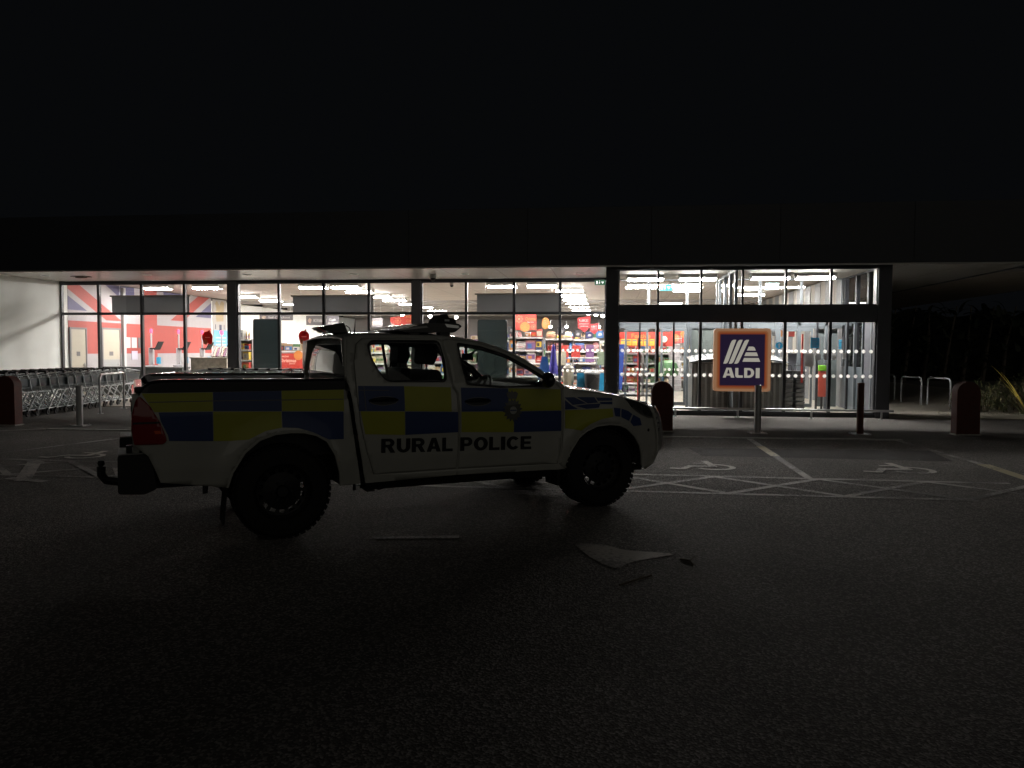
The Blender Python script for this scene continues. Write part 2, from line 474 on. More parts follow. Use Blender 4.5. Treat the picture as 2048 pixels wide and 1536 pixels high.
def wheelchair(name, cx, cy, s, label, mtl=None):
    mb = MB()
    z = 0.007
    n = 22; R, w = 0.36, 0.10     # wheel: an open arc round the hip
    for i in range(n):
        a, b = radians(-150 + 232 * i / n), radians(-150 + 232 * (i + 1) / n)
        q = [(R * cos(a), R * sin(a) * .95), (R * cos(b), R * sin(b) * .95), ((R - w) * cos(b), (R - w) * sin(b) * .95), ((R - w) * cos(a), (R - w) * sin(a) * .95)]
        mb.poly([(cx + s * (x + .1), cy + s * (y - .1), z) for x, y in q])
    def bar(x0, y0, x1, y1, ww, zz):
        stroke(mb, cx + s * x0, cy + s * y0, cx + s * x1, cy + s * y1, ww * s, zz)
    bar(0.02, .62, .10, -.06, .13, z + .0005); bar(.12, .34, -.22, .30, .08, z + .001)
    bar(.14, -.02, -.30, -.06, .12, z + .0015); bar(-.27, .0, -.47, -.42, .11, z + .002); bar(-.42, -.40, -.66, -.34, .10, z + .0025)
    o = build(name, mb, mtl or M_LINE)
    return tag(o, label, "road symbol", "disabled bay symbols")
wheelchair("disabled_bay_symbol", 1.36, 10.55, 0.78, "faded white wheelchair symbol painted in the bay nearest the truck's bonnet")
wheelchair("disabled_bay_symbol", 3.88, 10.68, 0.86, "white wheelchair symbol painted in the bay in front of the right doors")
wheelchair("disabled_bay_symbol", -7.5, 10.25, 0.75, "worn wheelchair symbol painted on the tarmac behind the truck's tailgate")
ar = MB()
ar.poly([(a, b, .006) for a, b in roundpoly([(-.26, 6.16), (.0, 6.14), (.14, 5.98), (.56, 5.93), (.20, 5.66), (.08, 5.44), (-.05, 5.62), (-.16, 5.86)], .09)])
tag(build("road_arrow", ar, worn_paint("arrow_paint", (0.50, 0.46, 0.41), (0.19, 0.175, 0.16), 0.55)), "faded white arrow head painted on the tarmac before the truck", "road arrow")
def twig(pts, r, label):
    mb = MB().tube([(x, y, z) for x, y, z in pts], r, 5)
    p = Vector(pts[1]); mb.tube([p, p + Vector((.03, .04, .01)), p + Vector((.05, .09, .005))], r * .6, 4)
    tag(build("twig", mb, mat("twig_bark", (0.16, 0.13, 0.10), 0.8)), label, "twig", "twigs on the tarmac")
twig([(.10, 5.08, .006), (.22, 5.20, .012), (.32, 5.32, .008)], .006, "thin pale twig lying on the dark tarmac in front of the arrow")
twig([(.56, 5.78, .006), (.62, 5.72, .012), (.64, 5.64, .008)], .008, "short dark twig lying at the tip of the painted arrow")

# ================================================================== SUPERMARKET BUILDING
GX, GY, LY, SZ, HZ, TZ = -16.76, 22.0, 18.8, 3.60, 3.56, 2.61   # left wall, glazing plane, lobby plane, soffit, head, transom
bld = thing("supermarket_building", "long single storey supermarket with lit glass front and deep dark canopy", "supermarket")
def B(name, mb, mt, **k): return build(name, mb, mt, bld, **k)
B("side_wall", MB().box(GX - .35, GX, 18.74, 60, 0, SZ - .003), M_RENDER)
B("front_wall", MB().box(-40, GX - .353, 18.74, 19.1, 0, SZ - .003), M_RENDER)
B("soffit", MB().box(-40, 9.75, 18.58, 22.2, SZ, SZ + .05), M_SOFF)
B("soffit", MB().box(6.56, 9.75, 22.205, 58, SZ, SZ + .05), M_SOFF)
fa = MB()
for i in range(17):
    x0 = -40 + i * 2.93
    fa.box(x0, x0 + 2.926, 18.50, 18.575, SZ - .02, SZ + 1.35)
B("fascia", fa, M_FASC, bevel=.006)
B("fascia", MB().box(9.752, 9.83, 18.50, 58, SZ - .02, SZ + 1.35), M_FASC)
B("drip_edge", MB().box(-40, 9.76, 18.535, 18.578, SZ - .06, SZ - .022), mat("drip_edge_metal", (0.45, 0.44, 0.42), 0.4, 0.6))
B("roof", MB().box(-40, 9.83, 18.576, 58, SZ + 1.25, SZ + 1.33), M_FASC)
# glazed front: columns, head, transom, mullions as window frames with panes
cols = [(-11.28, -11.01), (-5.62, -5.37)]
for a, b in cols: B("column", MB().box(a, b, 21.9, 22.2, 0, HZ), M_ANTH)
B("head_beam", MB().box(GX, 0, 21.93, 22.1, HZ - .03, SZ - .002), M_FRAME)
bays = [[-16.74, -15.49, -14.08, -12.69, -11.285], [-11.005, -8.32 - 1.38, -8.32, -6.94, -5.625], [-5.365, -4.04, -2.65, -1.33, -0.035]]
bays[1][1] = -9.70
def window(x0, x1, z0, z1, y, fw=.035, dp=.1, mt=None, gm=None):
    f = MB().prism([(x0, z0), (x1, z0), (x1, z1), (x0, z1)], lambda a, b: (a, y - dp / 2, b), lambda a, b: (a, y + dp / 2, b),
                   hole=[(x0 + fw, z0 + fw), (x1 - fw, z0 + fw), (x1 - fw, z1 - fw), (x0 + fw, z1 - fw)])
    w = B("window", f, mt or M_FRAME)
    p = MB().poly([(x0 + fw, y, z0 + fw), (x1 - fw, y, z0 + fw), (x1 - fw, y, z1 - fw), (x0 + fw, y, z1 - fw)])
    build("pane", p, gm or M_GLASS, w)
    return w
for bay in bays:
    for i in range(4):
        g = .002
        window(bay[i] + g, bay[i + 1] - g, TZ + .002, HZ - .032, GY)
        last_low = window(bay[i] + g, bay[i + 1] - g, 0.02, TZ - .002, GY)
# lobby
LC = [(-0.03, 0.27), (6.22, 6.52)]
for a, b in LC: B("column", MB().box(a, b, LY - .04, LY + .3, 0, SZ - .002), M_ANTH)
B("lobby_beam", MB().box(.272, 6.218, LY - .03, LY + .25, 2.27, 2.63), M_ANTH)
B("lobby_head", MB().box(.272, 6.218, LY, LY + .2, 3.50, SZ - .003), M_FRAME)
B("lobby_sill", MB().box(.272, 6.218, LY, LY + .14, 0.01, 0.09), M_FRAME)
lobby_low = []; sl_doors = []
lx = [.272, 1.21, 2.22, 3.18, 4.17, 5.19, 6.218]
for i in range(6):
    window(lx[i] + .002, lx[i + 1] - .002, 2.633, 3.497, LY + .06, .022, .1)
    lobby_low.append(window(lx[i] + .002, lx[i + 1] - .002, 0.093, 2.267, LY + .06, .03, .1))
# side walls of the lobby
B("lobby_side_panel", MB().box(6.40, 6.50, LY + .302, 22.3, 0.01, 1.15).box(6.40, 6.50, LY + .302, 22.3, 2.3, 2.6), mat("side_panel_slate", (.06, .075, .085), .4))
for X in (0.06, 6.452):
    for k in range(3):
        zb = .02 if X < 1 else 1.16
        y0, y1 = LY + .31 + k * .95, LY + .31 + k * .95 + .94
        f = MB().prism([(y0, .02), (y1, .02), (y1, SZ - .01), (y0, SZ - .01)], lambda a, b: (X - .05, a, b), lambda a, b: (X + .05, a, b),
                       hole=[(y0 + .05, .08), (y1 - .05, .08), (y1 - .05, SZ - .08), (y0 + .05, SZ - .08)])
        w = B("window", f, M_FRAME)
        build("pane", MB().poly([(X, y0 + .05, .08), (X, y1 - .05, .08), (X, y1 - .05, SZ - .08), (X, y0 + .05, SZ - .08)]), M_GLASS, w)
# ceiling of lobby and shop, floor, far walls
B("lobby_ceiling", MB().box(.28, 6.38, LY + .252, 22.05, SZ - .045, SZ - .004), mat("lobby_ceiling_paint", (0.27, 0.25, 0.215), 0.7, noise=.03))
B("shop_ceiling", MB().box(GX + .002, 14.4, 22.21, 52, 3.72, 3.80), M_CEIL)
B("shop_bulkhead", MB().box(GX + .002, 6.5, 22.13, 22.2, SZ + .06, 3.85), M_WHITEWALL)
B("shop_floor", MB().box(GX + .002, 14.4, LY + .142, 52, 0.005, 0.022), M_FLOOR)
B("rear_wall", MB().box(GX + .002, 14.4, 50, 50.3, .02, 3.72), mat("rear_wall_paint", (.30, .275, .26), .8))
sw = MB()
for k in range(24):
    y0 = 22.3 + k * 1.15
    sw.box(6.46, 6.56, y0, y0 + .62, .02, 3.66, 0); sw.box(6.47, 6.55, y0 + .622, y0 + 1.148, .02, 3.66, 1)
B("side_wall", sw, [mat("wall_strip_dark", (.09, .10, .11), .5), mat("wall_strip_pale", (.30, .28, .245), .6)])
# inner screen of the lobby with sliding doors
def alu(x0, x1, z0, z1, y, fw, dp=.08):
    return window(x0, x1, z0, z1, y, fw, dp, M_GREYALU)
ix = [.12, 1.16, 2.22, 3.05, 3.12, 4.2, 5.3, 6.38]
for i in (0, 1, 2, 4, 5, 6):
    alu(ix[i] + .002, ix[i + 1] - .002, 2.36, SZ - .05, 22.09, .035)
B("door_header", MB().box(.12, 6.38, 22.02, 22.16, 2.18, 2.355), M_GREYALU)
for (a, b, y, hd) in ((.5, 1.16, 22.0, 1), (1.5, 2.2, 22.0, -1), (3.9, 4.75, 22.0, 1), (4.8, 5.6, 21.95, -1)):
    d = B("sliding_door", MB().prism([(a, .03), (b, .03), (b, 2.175), (a, 2.175)], lambda p, q: (p, y - .03, q), lambda p, q: (p, y + .03, q),
          hole=[(a + .06, .12), (b - .06, .12), (b - .06, 2.1), (a + .06, 2.1)]), M_GREYALU)
    sl_doors.append(d)
    build("pane", MB().poly([(a + .06, y, .12), (b - .06, y, .12), (b - .06, y, 2.1), (a + .06, y, 2.1)]), M_GLASS, d)
    build("handle", MB().cyl(((b - .09) if hd > 0 else (a + .09), y - .06, .9), ((b - .09) if hd > 0 else (a + .09), y - .06, 1.35), .014, n=8), M_STEEL, d)
# glazed divider between way in and way out
for k, (y0, y1) in enumerate(((19.15, 20.0), (20.03, 20.9), (20.93, 21.9))):
    f = MB().prism([(y0, .02), (y1, .02), (y1, SZ - .05), (y0, SZ - .05)], lambda a, b: (3.05, a, b), lambda a, b: (3.12, a, b),
                   hole=[(y0 + .06, 1.4), (y1 - .06, 1.4), (y1 - .06, SZ - .12), (y0 + .06, SZ - .12)])
    w = B("divider_panel", f, M_GREYALU)
    build("pane", MB().poly([(3.085, y0 + .06, 1.4), (3.085, y1 - .06, 1.4), (3.085, y1 - .06, SZ - .12), (3.085, y0 + .06, SZ - .12)]), M_GLASS, w)
for x0, x1 in ((3.2, 3.55), (3.62, 3.95), (5.75, 6.3)):
    B("door_pocket", MB().box(x0, x1, 22.17, 22.23, .03, 2.175), mat("door_pocket_panel", (0.10, 0.12, 0.125), .5))
# dots on the glass, one pattern per pane
M_DOT = board_mat("frosted_dot", (0.75, 0.75, 0.73), (.85, .85, .83))
def dots(par, xs, zs, y, r):
    d = MB()
    for x in xs:
        for z in zs: d.poly([(a, y, b) for a, b in disc(x, z, r, 14)])
    build("dot_pattern", d, M_DOT, par, recalc=False)["kind"] = "stuff"
for i in range(6): dots(lobby_low[i], [lx[i] + .10 + (lx[i + 1] - lx[i] - .2) * j / 5 for j in range(6)], (1.555, .975), LY + .052, .043)
dots(last_low, [-1.24 + j * .14 for j in range(9)], (1.555, .975), GY - .006, .04)
for dd, xa in zip(sl_doors, (.62, 1.62, 4.05, 4.92)): dots(dd, [xa + j * .12 for j in range(5)], (1.555, 1.03), 21.90, .04)

# soffit fittings
dl = MB().lathe([(.0, .0), (.085, .0), (.1, -.012), (.115, -.012), (.125, -.002), (.125, .0)], 20)
dl.m = [1 if i < 20 else 0 for i in range(len(dl.f))]
first = build("downlight", dl, [M_STEEL, mat("lamp_off", (0.03, 0.03, 0.03), .2)], smooth=True)
spots = [(-15.78, 20.1, "nearest the white end wall"), (-12.70, 20.1, "above the third window of the left bay"), (-9.84, 20.25, "right of the first column"),
         (-6.84, 20.35, "above the middle bay's last windows"), (-3.82, 20.55, "right of the dome camera"), (-0.70, 20.55, "nearest the lobby")]
for i, (x, y, w) in enumerate(spots):
    o = first if i == 0 else copies(first, 1)[0]
    tag(o, "unlit round downlight in the canopy soffit " + w, "downlight", "downlights in the canopy soffit", (x, y, SZ - .001), 0)
fx = MB().box(-.22, .22, -.16, .16, -.02, 0); fx.box(-.12, .12, -.09, .09, -.05, -.02)
tag(build("ceiling_hatch", fx, mat("hatch_brown", (0.12, 0.09, 0.075), .7)), "small brown broken hatch in the soffit above the flag", "hatch", None, (-14.9, 20.4, SZ - .001))
def dome(loc, label, s=1.0):
    t = thing("dome_camera", label, "security camera", loc, 0, "dome cameras")
    build("housing", MB().lathe([(0, 0), (.09 * s, 0), (.10 * s, -.03 * s), (.095 * s, -.10 * s), (.0, -.10 * s)], 18), mat("camera_white", (.5, .49, .47), .5), t, smooth=True)
    build("lens_dome", MB().lathe([(.07 * s, -.1 * s), (.065 * s, -.14 * s), (.04 * s, -.17 * s), (0, -.18 * s)], 18), M_BLACK, t, smooth=True)
dome((-4.72, 20.65, SZ), "dome camera under the canopy soffit right of the second column")
dome((-5.0, 24.6, 3.72), "dome camera on the shop ceiling just inside the third bay", .8)
dome((-3.9, 29.5, 3.72), "dome camera on the shop ceiling deeper in above the advert board", .8)
dome((-8.9, 31.5, 3.72), "dome camera on the shop ceiling between the far middle bay lamps", .8)
dome((2.75, 21.4, SZ - .045), "dome camera on the lobby ceiling beside the glass divider", .8)
def exitsign(loc, label, em, k=1.0):
    t = thing("exit_sign", label, "exit sign", loc, 0, "exit signs")
    t.scale = (k, k, k)
    build("sign_box", MB().box(-.27, .27, 0, .05, -.13, .13), mat("exit_box_%s" % em[0], (.3, .5, .5), .5), t, bevel=.008)
    f = MB().poly([(-.262, -.004, -.12), (.262, -.004, -.12), (.262, -.004, .12), (-.262, -.004, .12)], 0)
    for pts in ([(-.2, -.08), (-.12, -.08), (-.12, .08), (-.2, .08)], [(0.05, .04), (.2, .04), (.125, -.08)], [(-.06, -.08), (-.03, -.08), (.0, 0), (-.02, .05), (-.06, .02)]):
        f.poly([(a, -.008, b) for a, b in pts], 1)
    f.poly([(a, -.008, b) for a, b in disc(-.03, .08, .02, 12)], 1)
    build("sign_face", f, [em[1], emis("exit_white", (1, 1, 1), 1.2)], t)
EMC = ("cyan", emis("exit_cyan", (.02, .55, .68), 1.3)); EMG = ("green", emis("exit_green", (.015, .22, .07), .35))
exitsign((1.55, 21.0, 3.24), "glowing turquoise exit sign hanging in the lobby's left half", EMC, .62)
exitsign((4.30, 21.0, 3.26), "glowing turquoise exit sign in the lobby's right half, cut by a mullion", EMC, .62)
exitsign((-.20, 21.6, 3.44), "small dim green exit sign under the soffit beside the lobby column", EMG, .55)

# store sign on the lobby glass
sg = thing("shop_sign", "square shop sign with striped A logo and ALDI lettering on the lobby glass", "shop sign", (0, 0, 0))
def sx(px): return 2.52 + (px - 1430) * .01164
def sz(py): return 2.08 - (py - 657) * .01167
def sgn(mb, pts, y, m, hole=None): mb.prism([(sx(a), sz(b)) for a, b in pts], lambda a, b: (a, y, b), None, m, [(sx(a), sz(b)) for a, b in hole] if hole else None)
bx = roundrect(2.51, 3.81, .605, 2.085, .07)
build("sign_case", MB().prism(bx, lambda a, b: (a, 18.60, b), lambda a, b: (a, 18.74, b)), glow("sign_case_tan", (.56, .29, .155), .42), sg)
rings = MB()
for k, (d, r) in enumerate(((5, .06), (7.5, .05), (10, .04))):
    rings.prism(roundrect(sx(1430 + d), sx(1540 - d), sz(783 - d * .95), sz(657 + d * .95), r), lambda a, b: (a, 18.598 - .002 * k, b), None, k)
build("colour_border", rings, [glow("sign_orange_pale", (.52, .19, .075), .38), glow("sign_orange", (.48, .13, .045), .38), glow("sign_red_orange", (.38, .075, .03), .36)], sg)
build("purple_panel", MB().prism([(2.65, .745), (3.665, .745), (3.665, 1.945), (2.65, 1.945)], lambda a, b: (a, 18.589, b), None), glow("sign_purple", (.034, .020, .062), .35), sg)
lg = MB(); ly = 18.584
for k in range(3):
    o = 10.7 * k; o2 = 12.6 * k
    sgn(lg, [(1447.6 + o, 727.5), (1453 + o, 727.5), (1456 + o, 725.5), (1458.2 + o, 721), (1472.5 + o2, 679.5), (1467 + o2, 679.5), (1463.8 + o2, 681.5), (1461.5 + o2, 686)], ly, 0)
for q in ([(1497, 693), (1505.5, 693), (1508.5, 695), (1511, 701), (1493.5, 701)], [(1491.7, 704.6), (1512.8, 704.6), (1515.7, 712), (1488.8, 712)], [(1488.2, 715.8), (1516.9, 715.8), (1519.8, 723.4), (1485.2, 723.4)]):
    sgn(lg, q, ly, 0)
build("logo", lg, glow("sign_white", (.62, .585, .50), .52), sg)
lt = MB()
sgn(lt, [(1447, 755.6), (1454, 735.7), (1463.5, 735.7), (1470, 755.6), (1463, 755.6), (1461.8, 751.5), (1454.2, 751.5), (1453, 755.6)], ly, 0, [(1455.4, 747.5), (1460.8, 747.5), (1458.8, 739.8), (1457.2, 739.8)])
sgn(lt, [(1471.5, 736), (1477.5, 736), (1477.5, 749.5), (1479, 751), (1486.4, 751), (1486.4, 755.6), (1475, 755.6), (1472.4, 754), (1471.5, 751.5)], ly, 0)
sgn(lt, [(1489, 736), (1500, 736), (1505, 738), (1508, 742), (1508.6, 746), (1507.5, 750.5), (1504, 754.2), (1500, 755.6), (1489, 755.6)], ly, 0,
    [(1495, 740.5), (1495, 751.2), (1499, 751.2), (1502, 749), (1502.6, 745.8), (1501.5, 742), (1499, 740.5)])
sgn(lt, [(1511.6, 736), (1519.2, 736), (1519.2, 756), (1511.6, 756)], ly, 0)
build("lettering", lt, MATS["sign_white"], sg)

# trolley rail in front of the lobby
tr = thing("trolley_rail", "low steel guard rail running along the foot of the lobby glass", "guard rail", (0, 18.42, 0))
build("rail", MB().tube([(.2, 0, .2), (3.3, 0, .203), (6.5, 0, .2)], .028, 10), M_STEEL, tr, smooth=True)
for x in (.35, 1.62, 3.05, 4.70, 6.24):
    build("post", MB().cyl((x, 0, 0.004), (x, 0, .18), .022, n=10).cyl((x, 0, .004), (x, 0, .016), .06, n=12), M_STEEL, tr, smooth=True)

# ================================================================== STREET FURNITURE
M_REDB = mat("bollard_red", (.085, .019, .012), 0.7, noise=0.25, nscale=9, bump=0.25, bscale=40)
def red_bollard(x, y, rz, label, w=.40, h=.97):
    t = thing("red_bollard", label, "bollard", (x, y, 0.004), rz, "rounded red slab bollards")
    out = [(-w / 2, 0), (w / 2, 0), (w / 2, h - .2)] + [(w / 2 - .2 + .2 * cos(a), h - .2 + .2 * sin(a)) for a in [pi / 2 * i / 6 for i in range(1, 7)]]
    out += [(-w / 2 + .2 - .2 * sin(a), h - .2 + .2 * cos(a)) for a in [pi / 2 * i / 6 for i in range(0, 7)]]
    build("body", MB().prism(out, lambda a, b: (a, -.11, b), lambda a, b: (a, .11, b)), M_REDB, t, bevel=.02)
    build("base_plinth", MB().box(-w / 2 - .02, w / 2 + .02, -.13, .13, 0, .025), M_KERB, t, bevel=.006)
red_bollard(1.06, 15.0, .04, "rounded red bollard standing just beyond the truck's bonnet")
red_bollard(6.68, 15.3, .06, "rounded red bollard standing alone in front of the bicycle hoops", .42, 1.0)
red_bollard(-11.86, 14.0, .03, "rounded red bollard cut by the left frame edge beside the trolleys", .44, .99)
def post(x, y, h, mt, label):
    t = thing("bollard_post", label, "bollard", (x, y, .004), 0.1, "slim bollard posts")
    build("post", MB().cyl((0, 0, 0), (0, 0, h), .062, n=20), mt, t, smooth=True)
    build("cap", MB().lathe([(.0, h + .012), (.05, h + .010), (.064, h), (.064, h - .02)], 20), mt, t, smooth=True)
    b = MB().box(-.15, .15, -.15, .15, 0, .014)
    for a in (-.12, .12):
        for c in (-.12, .12): b.cyl((a, c, .014), (a, c, .03), .014, n=8)
    build("base_plate", b, M_STEEL, t)
post(2.84, 14.94, .90, M_STEEL, "slim steel bollard post standing in front of the shop sign")
post(4.73, 15.08, .96, mat("post_brown", (.10,.032,.02), .5, noise=.2), "slim brown bollard post in front of the right lobby doors")  # brown base colour, mottled all over
post(-10.43, 14.15, .80, M_STEEL, "slim steel bollard post standing before the trolley row")

def hoop(name, p0, p1, h, r, mt, label, cat, group, base=True):
    d = Vector((p1[0] - p0[0], p1[1] - p0[1], 0)); L = d.length
    t = thing(name, label, cat, (p0[0], p0[1], .004), math.atan2(d.y, d.x), group)
    c = .13
    pts = [(0, 0, 0), (0, 0, h - c)] + [(c - c * cos(a), 0, h - c + c * sin(a)) for a in [pi / 2 * i / 5 for i in range(1, 6)]]
    pts += [(L - c + c * sin(a), 0, h - c + c * cos(a)) for a in [pi / 2 * i / 5 for i in range(0, 6)]] + [(L, 0, 0)]
    build("hoop_tube", MB().tube(pts, r, 10), mt, t, smooth=True)
    if base:
        build("base_plate", MB().cyl((0, 0, 0), (0, 0, .012), .07, n=14).cyl((L, 0, 0), (L, 0, .012), .07, n=14), mt, t)
hoop("trolley_bay_hoop", (-11.87, 16.82), (-12.35, 18.45), .93, .026, M_STEEL, "tall steel hoop rail at the open end of the trolley bay", "hoop rail", "trolley bay hoops")
hoop("trolley_bay_hoop", (-11.2, 18.1), (-11.6, 19.6), .90, .026, M_STEEL, "steel hoop rail half hidden by the truck's rear corner", "hoop rail", "trolley bay hoops")
for (a, b, w) in (((8.98, 27.5), (9.22, 26.1), "nearest the lobby wall"), ((8.92, 24.7), (9.02, 23.45), "in the middle of the three"), ((9.35, 23.85), (9.52, 22.75), "nearest the red bollard")):
    hoop("bicycle_hoop", a, b, .80, .026, M_GALV, "galvanised bicycle hoop right of the lobby, " + w, "bicycle hoop", "bicycle hoops right of the lobby")

# ---- shopping trolleys
def trolley():
    t = thing("shopping_trolley", "", "shopping trolley")
    fr = MB()
    for s in (-1, 1):
        x = .27 * s
        fr.tube([(x * .9, .30, .54), (x, -.02, .56), (x, -.10, .545), (x, -.145, .50), (x, -.44, .13)], .018, 6)
        fr.tube([(x, -.30, .60), (x, -.24, .5), (x * .62, .40, .16)], .015, 6)
        fr.tube([(x, -.44, .15), (x * .6, .45, .15)], .014, 6)
        fr.tube([(x, -.47, .98), (x * 1.02, -.38, .86), (x, -.30, .58)], .012, 6)
    fr.tube([(-.27, -.44, .15), (.27, -.44, .15)], .0125, 6)
    fr.tube([(-.16, .45, .15), (.16, .45, .15)], .0125, 6)
    build("frame", fr, M_GALV, t, smooth=True)
    bk = MB()
    def P(u, v, w):   # u across -1..1, v along 0 (rear)..1 (front), w up 0..1
        wd = .285 - .075 * v - .03 * (1 - w)
        return (u * wd, -.36 + .86 * v, .57 + .02 * v + w * (.42 - .10 * v))
    for s in (-1, 1):
        for i in range(17):
            v = i / 16; bk.tube([P(s, v, 0), P(s, v, 1)], .0035, 3)
        for w in (.0, .2, .4, .6, .8): bk.tube([P(s, 0, w), P(s, 1, w)], .0035, 3)
        bk.tube([P(s, 0, 1), P(s, 1, 1)], .008, 5)
    for i in range(9):
        u = -1 + i / 4
        bk.tube([P(u, 1, 1), P(u, 1, 0), P(u, 0, 0), P(u, 0, .75)], .0035, 3)
    for w in (.33, .66, 1): bk.tube([P(-1, 1, w), P(1, 1, w)], .004, 3)
    for v in (.15, .3, .45, .6, .75, .9): bk.tube([P(-1, v, 0), P(1, v, 0)], .0035, 3)
    build("basket", bk, M_GALV, t)
    pn = MB()
    for s in (-1, 1):
        a = [P(s * 1.02, .02, .25), P(s * 1.02, .97, .25), P(s * 1.02, .97, .72), P(s * 1.02, .02, .72)]
        pn.poly(a); pn.poly([(p[0] - s * .006, p[1], p[2]) for p in a][::-1])
    build("side_panel", pn, mat("trolley_panel", (.055, .07, .08), .5), t, recalc=False)
    hb = MB().tube([(-.29, -.49, 1.0), (.29, -.49, 1.0)], .018, 8)
    for s in (-1, 1): hb.box(s * .27 - .025, s * .27 + .025, -.53, -.44, .965, 1.02)
    build("handle", hb, mat("trolley_handle", (.02, .022, .025), .45), t, smooth=True)
    build("child_seat", MB().box(-.2, .2, -.30, -.285, .72, .95).box(-.2, .2, -.36, -.29, .70, .715), M_BLACK, t, bevel=.006)
    w = MB()
    for (x, y) in ((-.27, -.44), (.27, -.44), (-.16, .45), (.16, .45)):
        pass
    for (x, y) in ((-.27, -.46), (.27, -.46), (-.16, .43), (.16, .43)):
        q = MB().lathe([(.02, -.014), (.055, -.016), (.062, -.008), (.062, .008), (.055, .016), (.02, .014)], 14, (x, y, .064), 'x')
        q.box(x - .02, x + .02, y - .012, y + .02, .07, .155)
        build("wheel", q, M_BLACK, t, smooth=True)
    return t
TP = trolley()
first_used = [False]
def row(n, x, y, ang, step, label, group, jit=.015):
    for i in range(n):
        o = copy_tree(TP) if first_used[0] else TP
        first_used[0] = True
        d = Vector((-sin(ang), cos(ang))) * step * i
        tag(o, label, "shopping trolley", group, (x + d.x + random.uniform(-jit, jit), y + d.y, .004), ang + random.uniform(-.02, .02))
row(17, -12.98, 14.75, radians(6), .345, "silver shopping trolley nested in the near row behind the steel bollard post", "trolleys nested in the near row")
row(17, -13.75, 14.5, radians(6), .345, "silver shopping trolley nested in the row along the white end wall", "trolleys nested in the wall row")
row(9, -8.55, 20.15, radians(88), .34, "silver shopping trolley in the row showing above the truck's load bed", "trolleys nested behind the truck bed")

# ---- planting at the right edge
def blade(mb, base, ang, lean, L, w, m=0, droop=.6):
    d = Vector((cos(ang), sin(ang), 0)); sd = Vector((-sin(ang), cos(ang), 0)); pts = []
    n = 5
    for i in range(n + 1):
        t = i / n; a = lean + droop * t * t
        pos = Vector(base) + (d * sin(a) + Vector((0, 0, 1)) * cos(a)) * (L * t)
        pts.append((pos, w * (1 - t) ** .7 * (.6 + .4 * min(1, t * 4))))
    vs = []
    for p, ww in pts: vs += [p + sd * ww, p + Vector((0, 0, -ww * .35)), p - sd * ww]
    fs = []
    for i in range(n):
        a = i * 3
        fs += [(a, a + 1, a + 4, a + 3), (a + 1, a + 2, a + 5, a + 4)]
    mb.add(vs, fs, m)
LEAF = [mat("leaf_dark", (.075, .10, .04), .55, noise=.2), mat("leaf_olive", (.15, .155, .07), .55, noise=.2), mat("leaf_straw", (.36, .31, .16), .6, noise=.2)]
def shrub(x, y, rx, ry, h, n, label):
    t = thing("low_shrub", label, "shrub", (x, y, .004), random.uniform(0, 3), "low shrubs in the planting bed")
    mb = MB()
    for i in range(n):
        a = random.uniform(0, 2 * pi); q = math.sqrt(random.random())
        hh = h * (1 - .6 * q * q) * random.uniform(.55, 1.08)
        c = Vector((rx * q * cos(a), ry * q * sin(a), random.uniform(.1, 1) * hh))
        blade(mb, c, random.uniform(0, 2 * pi), random.uniform(.2, 1.5), random.uniform(.10, .28), random.uniform(.008, .022), random.choice([0, 0, 0, 1, 1, 2]))
    build("leaves", mb, LEAF, t, recalc=False)
    st = MB()
    for i in range(14):
        a = random.uniform(0, 2 * pi); q = random.random()
        st.tube([(0.3 * rx * cos(a), .3 * ry * sin(a), 0), (rx * q * cos(a) * .7, ry * q * sin(a) * .7, h * .7)], [.012, .005], 4)
    build("stems", st, MATS["twig_bark"], t)
shrub(9.6, 21.3, .8, .7, .85, 520, "dark low shrub behind the right red bollard")
shrub(10.5, 21.9, .9, .8, .95, 560, "dark low shrub between the red bollard and the spiky plant")
shrub(11.0, 20.6, .7, .7, .8, 420, "straw flecked shrub at the foot of the spiky plant")
shrub(11.9, 22.6, 1.0, .9, 1.2, 520, "tallest dark shrub at the right edge of the picture")
ph = thing("flax_plant", "spiky flax plant with long yellow edged blades at the right edge", "plant", (10.33, 20.45, .004))
pb = MB()
for i in range(46):
    blade(pb, (random.uniform(-.1, .1), random.uniform(-.1, .1), .02), random.uniform(0, 2 * pi), random.uniform(.1, .9), random.uniform(.8, 1.65), random.uniform(.018, .03), 0 if i % 2 else 1, random.uniform(.1, .6))
for a, l in ((pi * 1.04, 1.55), (pi * .98, 1.2), (pi * 1.1, 1.35)):
    blade(pb, (0, -.05, .05), a, .55, l, .032, 2, .12)
build("blades", pb, [mat("flax_green", (.06, .08, .03), .5), mat("flax_bronze", (.10, .07, .04), .5), mat("flax_yellow", (.62, .48, .10), .5)], ph, recalc=False)
sb = MB()
for i in range(420):
    a = random.uniform(8.2, 14); b = random.uniform(19.3, 20.2) + (a - 9) * .1 + .5
    blade(sb, (a, b, 0), random.uniform(0, 6.3), random.uniform(.4, 1.3), random.uniform(.05, .16), .008, random.choice([0, 1, 2]))
o = build("ground_litter", sb, LEAF, recalc=False); o["kind"] = "stuff"
o["label"] = "dry leaves and tufts along the planting bed edge"
hg = thing("added_hedge", "made-up dark hedge hiding the pale horizon behind the bicycle hoops", "hedge", (24, 44, 0))  # unseen hedge, added to black out the paler sky at the horizon
hb1 = MB()
for i in range(1500):
    blade(hb1, (random.uniform(-16, 16), random.uniform(-1.3, .8), random.uniform(0, 4.2) ** .95), random.uniform(0, 6.3), random.uniform(.2, 1.5), random.uniform(.5, 1.0), random.uniform(.10, .22), random.choice([0, 0, 1]))
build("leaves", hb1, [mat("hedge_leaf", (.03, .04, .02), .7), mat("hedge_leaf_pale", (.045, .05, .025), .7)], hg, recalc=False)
hk = MB()
